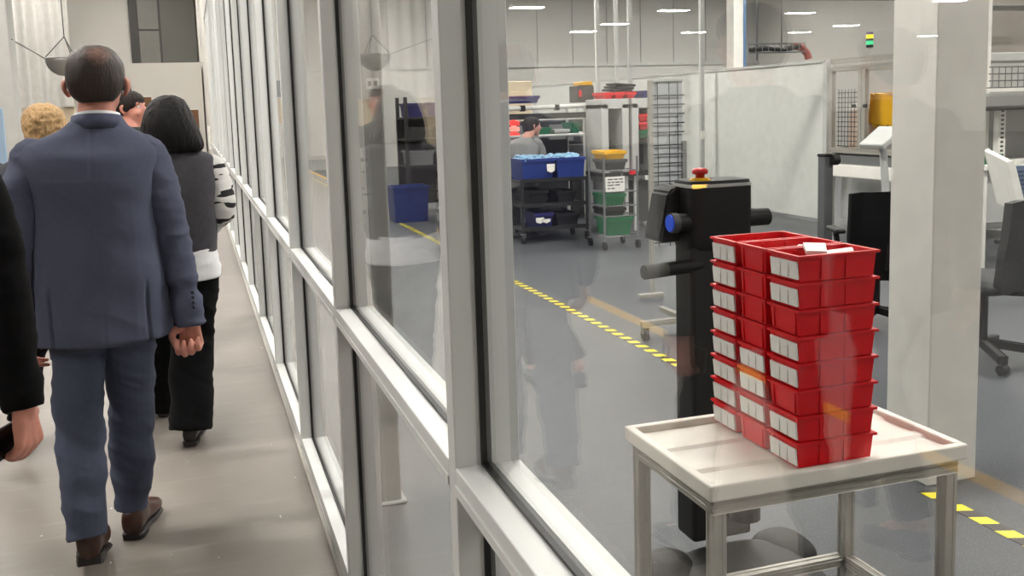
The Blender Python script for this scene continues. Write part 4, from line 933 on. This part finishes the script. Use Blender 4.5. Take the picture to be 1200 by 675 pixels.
# ------------------------------------------------------------------ robot cell right of the partition
RC = thing('robot_cell', 'aluminium framed robot cell with glazed doors left of the column', 'machine', (7.9, 9.2, 0))
X_ = 7.46; zt_, zb_ = 1.90, .92; ya, yb, ymid = 10.2, 8.4, 9.62
def pf(nm, a, b_, s=.06): obj(nm, profile(NB(), a, b_, s), PROFILE, RC)
for y in (ya, ymid+.035, ymid-.035, yb): pf('upright', (X_, y, 0 if y in (ya, yb) else zb_), (X_, y, zt_))
for y in (ya, yb): pf('rear_upright', (X_+1.3, y, 0), (X_+1.3, y, zt_))
for z in (zt_, zb_, zt_+.09): pf('front_rail', (X_, ya, z), (X_, yb, z))
for z in (zt_, zb_): pf('rear_rail', (X_+1.3, ya, z), (X_+1.3, yb, z))
for y in (ya, yb): pf('side_rail', (X_, y, zt_), (X_+1.3, y, zt_)); pf('side_rail', (X_, y, zb_), (X_+1.3, y, zb_))
b = NB()
for k in range(9): y = ya-.06-k*.06; tube(b, [(X_+.05, y, zb_+.04), (X_+.05, y, zt_-.25)], .005, 4)
for k in range(12): z = zb_+.05+k*.058; tube(b, [(X_+.05, ya-.03, z), (X_+.05, ymid+.07, z)], .005, 4)
obj('guard_mesh', b, DWIRE, RC)
obj('bed', box(NB(), (X_+.03, yb, zb_-.06), (X_+1.27, ya, zb_-.02)), CHAR, RC)
obj('base_cabinet', box(NB(), (X_+.1, yb+.05, .08), (X_+1.25, ya-.05, .6), .01), LGREY, RC)
obj('rear_panel', box(NB(), (X_+1.25, yb, zb_), (X_+1.27, ya, zt_)), LGREY, RC)
obj('lower_beam', box(NB(), (X_-.16, yb-.6, .62), (X_-.04, ya-.15, .76), .006), WHITEP, RC)
for z, y in ((1.45, ymid+.1), (1.45, ymid-.1)): obj('handle', box(NB(), (X_-.05, y-.015, z-.02), (X_-.03, y+.05, z+.02), .004), BLACKP, RC)
SLT = thing('stack_light', 'yellow and green signal tower on top of the robot cell', 'signal light', (X_, 9.52, 2.025))
obj('pole', cyl(NB(), (X_, 9.52, 2.025), (X_, 9.52, 2.12), .014, 10), LGREY, SLT)
for nm, z0, z1, m_ in (('socket', 2.115, 2.145, BLACKP), ('green_lens', 2.145, 2.19, emit('green_lens', (60, 190, 130), .8)), ('grey_lens', 2.19, 2.215, DGREY), ('yellow_lens', 2.215, 2.26, emit('yellow_lens', (240, 210, 30), 1.0)), ('cap', 2.26, 2.29, mat('violet_cap', (80, 70, 110), .4))):
    obj(nm, cyl(NB(), (X_, 9.52, z0), (X_, 9.52, z1), .04, 16), m_, SLT)
RA = thing('industrial_robot', 'yellow industrial robot arm inside the robot cell', 'robot', (7.97, 9.67, 0.900))
b = NB(); lathe(b, [(.16, 0), (.16, .06), (.12, .1), (.12, .2), (.1, .24)], (7.97, 9.77, 0.900), 20); obj('base', b, YELR, RA, smooth=False)
q = NB(); limb(q, [(7.97, 9.80, 1.067), (7.90, 9.84, 1.166), (7.84, 9.78, 1.280)], [.1, .09, .1], 16, 5); limb(q, [(7.84, 9.78, 1.265), (7.84, 9.62, 1.371), (7.84, 9.52, 1.432)], [.12, .11, .12], 16, 5); obj('lower_arm', remesh(q, .014, 3), YELR, RA, smooth=True)
b = NB(); bar(b, (7.84, 9.78, 1.417), (7.84, 9.24, 1.356), .24, .26, bev=.05); obj('upper_arm', b, YELR, RA)
b = NB(); bar(b, (7.84, 9.62, 1.531), (7.84, 9.32, 1.500), .2, .06, bev=.02); obj('arm_cover', b, mat('brown_shade_cover', (150, 98, 40), .4), RA)  # brown cover on top of the upper arm
b = NB(); tube(b, [(7.84, 9.24, 1.341), (7.84, 9.18, 1.250)], .06, 14); obj('wrist', b, YELR, RA)
b = NB(); box(b, (7.78, 9.08, 1.158), (7.90, 9.30, 1.242), .01); tube(b, [(7.77, 9.37, 1.280), (7.72, 9.52, 1.204), (7.76, 9.62, 1.128)], .012, 6); obj('gripper', b, BLACKP, RA)
tag(obj('motor_housing', box(NB(), (8.02, 9.44, 1.62), (8.32, 9.72, 1.86), .02), CHAR, None, (8.17, 9.57, 1.62)), 'dark hanging motor block above the yellow robot arm', 'motor').parent = None
pnl = thing('control_cabinet', 'grey cabinet inside the cell below the robot arm', 'cabinet', (7.67, 9.12, 0.88))
obj('body', box(NB(), (7.60, 8.92, 0.88), (7.82, 9.42, 1.16), .01), MGREY, pnl); obj('warning_plate', box(NB(), (7.59, 9.35, 1.05), (7.60, 9.41, 1.12)), YELB, pnl)
c_ = thing('container', 'pale drum behind the guard mesh in the robot cell', 'drum', (8.0, 9.95, .9))
obj('drum', lathe(NB(), [(.17, 0), (.17, .45), (.15, .5)], (7.75, 9.98, .90), 24), mat('pale_drum', (205, 180, 160), .5), c_); obj('lid', lathe(NB(), [(.165, 0), (.165, .05), (.1, .09)], (7.75, 9.98, 1.40), 24), WHITEP, c_)
CN = thing('console', 'tilted silver operator console on a bent stand before the robot arm', 'console', (5.95, 7.2, 0))
q0 = P(1034, 160, 7.2)
b = NB(); bar(b, P(1021, 172, 7.2), P(1046, 150, 7.2), .32, .05, (-.7, 0, .7), .008); obj('screen_case', b, LGREY, CN)
obj('stand', tube(NB(), [(q0.x, 7.22, q0.z-.02), (q0.x+.03, 7.22, 1.05), (q0.x+.08, 7.22, .55), (q0.x+.08, 7.22, .03)], .035, 10), LGREY, CN)
obj('foot', lathe(NB(), [(.2, 0), (.2, .02), (.04, .05)], (q0.x+.08, 7.22, 0), 20), LGREY, CN)
PD = thing('pedestal', 'dark grey pedestal with a black knob at the end of the partition', 'pedestal', (6.1, 8.9, 0))
p0 = P(967, 235, 8.9)
obj('body', box(NB(), (p0.x-.055, 8.84, 0), (p0.x+.055, 8.96, .93), .006), mat('slate_grey', (84, 86, 88), .5), PD); obj('knob', cyl(NB(), (p0.x+.01, 8.82, .90), (p0.x+.09, 8.82, .90), .06, 16), BLACKP, PD); obj('cap', box(NB(), (p0.x-.06, 8.83, .93), (p0.x+.06, 8.97, .96), .006), BLACKP, PD)
# ------------------------------------------------------------------ office chairs
def office_chair(x, y, a, label, m, zb, zt, bw):
    c = thing('office_chair', label, 'chair', (x, y, 0)); R = Matrix.Rotation(a, 3, 'Z')
    def T(p): return V((x, y, 0))+R @ V(p)
    def mk(nm, b, m_, par=c, sm=False):
        for v in b.verts: v.co = T(v.co)
        return obj(nm, b, m_, par, smooth=sm)
    b = NB(); rings(b, [(.43, 0, .02, .21, .2, 3.5), (.45, 0, .02, .24, .23, 3.5), (.49, 0, .02, .245, .235, 3.5), (.515, 0, .02, .21, .2, 3.)], 32, 4); mk('seat', b, m, sm=True)
    b = NB(); n = 10; rows = []
    for i in range(n+1):
        t = i/n; z = zb+(zt-zb)*t; hw = bw*(.72+.28*min(1, t*2.2)) if i else bw*.66
        row = []
        for k in range(9):
            u = -1+k/4; row.append((u*hw, -.21-.10*t+.05*u*u-.02*sin(t*pi), z+(.0 if abs(u) < .99 else -.012)))
        rows.append(row)
    fr = [[b.verts.new(p) for p in r] for r in rows]; bk = [[b.verts.new((p[0]*.98, p[1]-.045, p[2])) for p in r] for r in rows]
    for A in (fr, bk):
        for p, q in zip(A, A[1:]):
            for k in range(8): b.faces.new((p[k], p[k+1], q[k+1], q[k]))
    for i in range(n):
        for k in (0, 8): b.faces.new((fr[i][k], fr[i+1][k], bk[i+1][k], bk[i][k]))
    for i in (0, n):
        for k in range(8): b.faces.new((fr[i][k], fr[i][k+1], bk[i][k+1], bk[i][k]))
    mk('backrest', b, m, sm=False)
    b = NB(); bar(b, (0, -.06, .42), (0, -.27, .44), .07, .02); bar(b, (0, -.27, .43), (0, -.31, zb+.25), .07, .02); mk('back_bracket', b, BLACKP)
    b = NB(); cyl(b, (0, 0, .1), (0, 0, .43), .03, 12); mk('gas_column', b, BLACKP)
    for k in range(5):
        an = 2*pi*k/5+.3; e = V((cos(an)*.3, sin(an)*.3, .085)); b = NB(); bar(b, (0, 0, .12), e, .045, .035, bev=.006); L_ = mk('base_arm', b, BLACKP)
        b = NB(); cyl(b, e+V((-.025, 0, -.055)), e+V((.025, 0, -.055)), .03, 12); mk('caster', b, BLACKP, L_)
    for s in (-1, 1):
        b = NB(); bar(b, (s*.25, -.02, .46), (s*.28, -.02, .66), .035, .03); box(b, (s*.28-.035, -.14, .66), (s*.28+.035, .1, .69), .01); mk('armrest', b, BLACKP)
    return c
office_chair(4.35, 5.45, -.35, 'black office chair half hidden left of the white column', BLKC, .36, .95, .27)
office_chair(4.3, 4.45, .25, 'dark grey office chair at the right edge beyond the column', mat('dark_grey_mesh', (58, 59, 60), .8), .46, .98, .25)
# ------------------------------------------------------------------ workstation at the right edge
WS = thing('workbench', 'white assembly workbench with shelves at the right edge', 'workbench', (7.2, 7.0, 0))
wx0, wx1, wy = 6.55, 8.6, 6.9
for x in (wx0+.03, 7.16, wx1): obj('upright', box(NB(), (x, wy+.55, 0), (x+.05, wy+.62, 2.5), .003), WHITEP, WS)
obj('perforated_post', box(NB(), (6.98, wy+.2, .95), (7.06, wy+.26, 1.5)), WHITEP, WS)
b = NB()
for k in range(13): box(b, (7.005, wy+.195, .98+k*.04), (7.035, wy+.2, .998+k*.04))
obj('slots', b, CHAR, WS)
obj('work_surface', box(NB(), (wx0, wy-.1, .88), (wx1, wy+.65, .93), .006), WHITEP, WS)
obj('light_hood', box(NB(), (wx0, wy-.05, 1.42), (wx1, wy+.4, 1.545), .02), MGREY, WS)
obj('hood_underside', box(NB(), (wx0+.02, wy-.04, 1.40), (wx1-.02, wy+.38, 1.42)), BLACKP, WS)
obj('wall_panel', box(NB(), (wx0, wy+.6, .93), (wx1, wy+.63, 1.42)), mat('bench_back_grey', (150, 150, 148), .5), WS)
obj('drawer_unit', box(NB(), (wx0+.05, wy, .4), (7.05, wy+.5, .86), .006), LGREY, WS)
for x in (wx0+.03, wx1-.05): obj('leg', box(NB(), (x, wy-.05, 0), (x+.05, wy, .88), .003), WHITEP, WS)
b = NB(); 
for k in range(18): x = 6.7+k*.07; tube(b, [(x, wy, 1.78), (x, wy, 1.60), (x, wy+.3, 1.60)], .005, 4)
for z in (1.60, 1.66, 1.72, 1.78): tube(b, [(6.66, wy, z), (8.0, wy, z)], .005, 4)
for k in range(4): tube(b, [(6.66, wy+.08*k, 1.60), (8.0, wy+.08*k, 1.60)], .005, 4)
tag(obj('wire_basket', b, DWIRE, None, (7.3, wy+.15, 1.6)), 'dark wire basket above the workbench light hood', 'basket')
obj('shelf', box(NB(), (wx0, wy-.02, 1.565), (wx1, wy+.5, 1.595)), WHITEP, WS)
MC = thing('machine_cabinet', 'grey machine cabinet with a wide window over the workbench', 'machine', (7.4, 7.7, 1.85))
obj('frame', box(NB(), (6.7, 7.6, 1.86), (8.3, 8.2, 1.94), .006), LGREY, MC); obj('back_panel', box(NB(), (6.7, 8.1, 1.94), (8.3, 8.15, 2.6)), mat('warm_grey_panel', (150, 142, 134), .5), MC)
for x in (6.7, 7.24, 8.25): obj('window_post', box(NB(), (x, 7.6, 1.94), (x+.05, 7.66, 2.6), .004), LGREY, MC)
obj('top_rail', box(NB(), (6.7, 7.6, 2.34), (8.3, 7.66, 2.39), .004), CHAR, MC)
b = NB(); tube(b, [(6.8, 7.9, 1.95), (6.85, 7.9, 2.15), (7.1, 7.95, 2.12), (7.2, 7.95, 1.98)], .02, 8); obj('hose', b, CHAR, MC)
obj('foot_post', box(NB(), (8.2, 7.9, .93), (8.28, 8.0, 1.86)), LGREY, MC); obj('foot_post', box(NB(), (6.72, 7.9, 0), (6.8, 8.0, 1.86)), LGREY, MC); obj('foot_post', box(NB(), (8.2, 7.9, 0), (8.28, 8.0, .93)), LGREY, MC)
LP = thing('laptop_screen', 'tilted white framed screen with a dark blue list on the workbench', 'monitor', (6.95, 6.6, .9))
qa, qb = P(1170, 182, 6.2), P(1192, 246, 6.2)
b = NB(); bar(b, qa, P(1186, 246, 6.2), .5, .04, (1, -.5, .4), .006); obj('case', b, WHITEP, LP)
b = NB(); qm = P(1196, 213, 6.15); box(b, (qm.x-.08, 6.13, qm.z-.14), (qm.x+.2, 6.15, qm.z+.13), .004); scn = obj('screen', b, mat('screen_blue_grey', (96, 112, 138), .3), LP)
b = NB()
for k in range(6): box(b, (qm.x-.06, 6.126, qm.z+.08-k*.035), (qm.x+.02, 6.13, qm.z+.09-k*.035))
obj('list_rows', b, mat('screen_dark', (40, 48, 66), .3), scn)
obj('stand', tube(NB(), [(qm.x+.05, 6.2, qm.z-.1), (qm.x+.08, 6.3, .5), (qm.x+.08, 6.3, .0)], .03, 10), LGREY, LP)
tote(6.62, 6.8, 6.85, 7.1, .932, 1.02, GREENB, 'small green bin on the workbench beside the column')
# ------------------------------------------------------------------ overhead things in the shop
CT = thing('cable_tray', 'hanging wire cable tray with dark hoses and a red end', 'cable tray', (6.2, 10.0, 2.1))
ca, cb = P(886, 56, 10.0), P(948, 58, 10.0)
b = NB()
for s in (0, .16):
    for z in (0, .1): tube(b, [(ca.x, 10+s, ca.z-.05+z), (cb.x-.05, 10+s, ca.z-.05+z)], .006, 5)
for k in range(9): x = ca.x+(cb.x-.05-ca.x)*k/8; tube(b, [(x, 10, ca.z+.05), (x, 10, ca.z-.05), (x, 10.16, ca.z-.05), (x, 10.16, ca.z+.05)], .005, 4)
obj('basket', b, WIRE, CT)
for j in range(3): obj('hose', tube(NB(), [(ca.x, 10.03+j*.05, ca.z-.02), (ca.x+.2, 10.03+j*.05, ca.z-.01+j*.01), (ca.x+.4, 10.03+j*.05, ca.z-.03), (cb.x-.1, 10.03+j*.05, ca.z+.02)], .026, 8), BLACKP, CT)
obj('red_hose', tube(NB(), [(cb.x-.14, 10.08, ca.z+.02), (cb.x-.04, 10.08, ca.z+.0), (cb.x+.03, 10.08, ca.z-.07), (cb.x+.05, 10.08, ca.z-.13)], .045, 10), mat('red_brown_hose', (150, 52, 40), .5), CT)
for f in (.08, .55): x = ca.x+(cb.x-ca.x)*f; obj('drop_rod', cyl(NB(), (x, 10.08, ca.z+.0), (x, 10.08, CEIL+.01), .008, 6), DGREY, CT)
BLUEP = mat('blue_pipe', (96, 128, 168), .4)
bx = P(862, 40, 16.0)
cc = tag(obj('column', box(NB(), (bx.x-.1, 15.9, 0), (bx.x+.1, 16.15, CEIL), .005), WHITEP, None, (bx.x, 16, 0)), 'far white column rising behind the partition beside a blue pipe', 'column')
tag(obj('pipe', cyl(NB(), (bx.x+.17, 16, 0), (bx.x+.17, 16, CEIL), .045, 12), BLUEP, None, (bx.x+.17, 16, 0)), 'thin blue vertical pipe beside the far white column', 'pipe')
ba, bb = P(925, -3, 11.5), P(1050, -3, 11.5)
bmx = thing('overhead_beam', 'dark overhead beam at the top edge left of the column', 'beam', (8, 11.5, ba.z))
obj('beam', box(NB(), (ba.x, 11.45, ba.z-.03), (ba.x+2.2, 11.55, ba.z+.06), .004), CHAR, bmx)
for x in (ba.x+.1, ba.x+2.1): obj('hanger', cyl(NB(), (x, 11.5, ba.z), (x, 11.5, CEIL+.01), .012, 6), DGREY, bmx)
for i, (px, Y) in enumerate(((700, 13.7), (722, 15.5), (738, 13.8), (822, 13.0))):
    q = P(px, 60, Y); t = thing('drop_pole', ['leftmost thin power pole rising behind the flow rack', 'second thin power pole behind the flow rack', 'third thin power pole behind the test stations', 'thin power pole rising behind the white partition'][i], 'pole', (q.x, Y, 0))
    obj('pole', box(NB(), (q.x-.03, Y-.03, 0), (q.x+.03, Y+.03, CEIL), .004), LGREY, t); obj('outlet_box', box(NB(), (q.x-.035, Y-.06, 1.0), (q.x+.035, Y-.03, 1.12), .004), WHITEP, t)
# ------------------------------------------------------------------ far end of the corridor
struct('wall_room', box(NB(), (-1.52, 29.0, 0), (XO-.03, 35.9, 3.06)), WHITEW).name = 'wall_far.001'
struct('trim_4', box(NB(), (-1.52, 28.96, 0), (XO-.03, 29.0, .14)), CHAR)
DW = thing('window_30', None, None, (-.7, 35.9, 3.2), kind='structure')
obj('dark_frame', box(NB(), (-1.78, 35.86, 3.3), (XO-.03, 36.0, CEIL)), CHAR, DW)
for z in (3.36, 4.55, 5.75): obj('panel', box(NB(), (-1.5, 35.83, z), (-.85, 35.87, z+1.13), .01), mat('slate_panel', (118, 117, 112), .5), DW)
obj('blind', box(NB(), (-.78, 35.82, 3.36), (XO-.04, 35.87, CEIL)), DARKW, DW)
for i, (pa, pb_) in enumerate((((217, 129), (234, 152)), ((168, 114), (180, 150)))):
    a, b_ = P(*pa, 28.95), P(*pb_, 28.95)
    t = thing('pinboard', ['brown framed board on the white end wall by the glass', 'brown framed board on the white end wall above the woman'][i], 'board', ((a.x+b_.x)/2, 28.98, b_.z))
    obj('board', box(NB(), (a.x, 28.965, b_.z), (min(b_.x, XO-.05), 28.999, a.z)), mat('brown_cork', (128, 92, 66), .8, 0, .2, 20), t)
    b = NB(); 
    for lo, hi in (((a.x-.04, 28.95, b_.z-.04), (a.x, 28.999, a.z+.04)), ((min(b_.x, XO-.05), 28.95, b_.z-.04), (min(b_.x, XO-.05)+.015, 28.999, a.z+.04)), ((a.x, 28.95, a.z), (min(b_.x, XO-.05), 28.999, a.z+.04)), ((a.x, 28.95, b_.z-.04), (min(b_.x, XO-.05), 28.999, b_.z))): box(b, lo, hi)
    obj('frame', b, WHITEP, t)
tvm = thing('wall_screen', 'black screen on the far wall right of the man\'s head', 'screen', (-2.1, 35.9, 2.4))
a, b_ = P(138, 99, 35.9), P(161, 117, 35.9)
obj('panel', box(NB(), (a.x, 35.9, b_.z), (b_.x, 35.99, a.z), .01), BLACKP, tvm); obj('bezel', box(NB(), (a.x-.03, 35.93, b_.z-.03), (b_.x+.03, 36.0, a.z+.03), .01), CHAR, tvm)
a, b_ = P(140, 118, 35.9), P(161, 150, 35.9); tag(obj('poster', box(NB(), (a.x, 35.93, b_.z), (b_.x, 35.995, a.z-.05)), mat('warm_poster', (222, 196, 140), .6), None, (a.x, 35.95, b_.z)), 'warm yellow poster below the black wall screen', 'poster')  # the panel's warm light is painted as its yellow colour
# fluted bright wall on the left, with cabinets at its foot
b = NB(); x0w, x1w = P(12, 60, 24).x-1.5, P(81, 60, 24).x; n = 60; row = []
for k in range(n+1):
    x = x0w+(x1w-x0w)*k/n; row.append((x, 24.0-.07*sin(k*.8)-.05*sin(k*.33+1), 0))
pts = row+[(x1w, 24.3, 0), (x0w, 24.3, 0)]
prism(b, [(p[0], p[1], 1.86) for p in pts], (0, 0, CEIL-1.86)); struct('wall_fluted', b, mat('drape_white', (200, 198, 193), .7)).name = 'wall_far.002'
struct('wall_fluted_base', box(NB(), (x0w, 24.05, 0), (x1w, 24.3, 1.86)), mat('beige_steel', (206, 190, 164), .5)).name = 'wall_far.003'
fc = thing('filing_cabinet', 'beige cabinet behind the blonde walker', 'cabinet', (-3.6, 23.7, 0))
a, b_ = P(21, 128, 23.6), P(36, 155, 23.6); obj('body', box(NB(), (a.x, 23.6, 0), (b_.x, 23.98, a.z), .01), mat('beige_grey', (188, 178, 160), .5), fc); obj('handle', box(NB(), (b_.x-.06, 23.58, 1.2), (b_.x-.03, 23.6, 1.5)), BLACKP, fc)
hc = P(18, 100, 9.0)
tag(obj('column', box(NB(), (hc.x-.3, 8.9, 0), (hc.x, 9.2, CEIL), .006), mat('column_grey_white', (188, 187, 182), .6), None, (hc.x-.15, 9.05, 0)), 'pale grey column at the left edge of the corridor', 'column')
ds = thing('display_stand', 'pale blue display board at the left edge of the photo', 'display', (-1.45, 7.5, 0))
a, b_ = P(-30, 128, 7.5), P(8, 180, 7.5)
obj('board', box(NB(), (a.x, 7.48, b_.z-.1), (b_.x, 7.52, a.z), .004), mat('pale_blue_print', (150, 172, 196), .5), ds); obj('leg', box(NB(), (a.x+.1, 7.49, 0), (a.x+.14, 7.51, b_.z)), CHAR, ds); obj('base', box(NB(), (a.x, 7.3, 0), (b_.x, 7.7, .02)), CHAR, ds)
HL = thing('pendant_bowl', 'grey half bowl pendant hanging on wires beside the man\'s head', 'pendant lamp', (-1.28, 12.0, 2.0))
lc = P(75, 68, 12.0); rr = .20
b = NB(); prof = [(rr*cos(a_), -rr*sin(a_)) for a_ in [pi/2*k/8*.98 for k in range(9)]]; inner = [(r*.93, z*.93+.0) for r, z in prof[::-1]]
lathe(b, prof+inner, lc, 28); obj('bowl', b, mat('brushed_grey_bowl', (150, 148, 144), .4, .4), HL, smooth=True)
lathe_r = NB(); tube(lathe_r, [lc+V((rr*cos(2*pi*k/24), rr*sin(2*pi*k/24), 0)) for k in range(25)], .008, 6); obj('rim', lathe_r, LGREY, HL)
top = P(75, 43, 12.0)
for k in range(3): obj('wire', tube(NB(), [lc+V((rr*cos(2*pi*k/3+pi), rr*sin(2*pi*k/3+pi), 0)), top], .006, 5), DGREY, HL)
obj('wire', tube(NB(), [top, (top.x, 12, CEIL+.01)], .006, 5), DGREY, HL)
wa = V((hc.x, 9.0, P(8, 46, 9.0).z))
obj('stay_cable', tube(NB(), [lc+V((-rr, 0, 0)), wa], .006, 5), DGREY, HL)
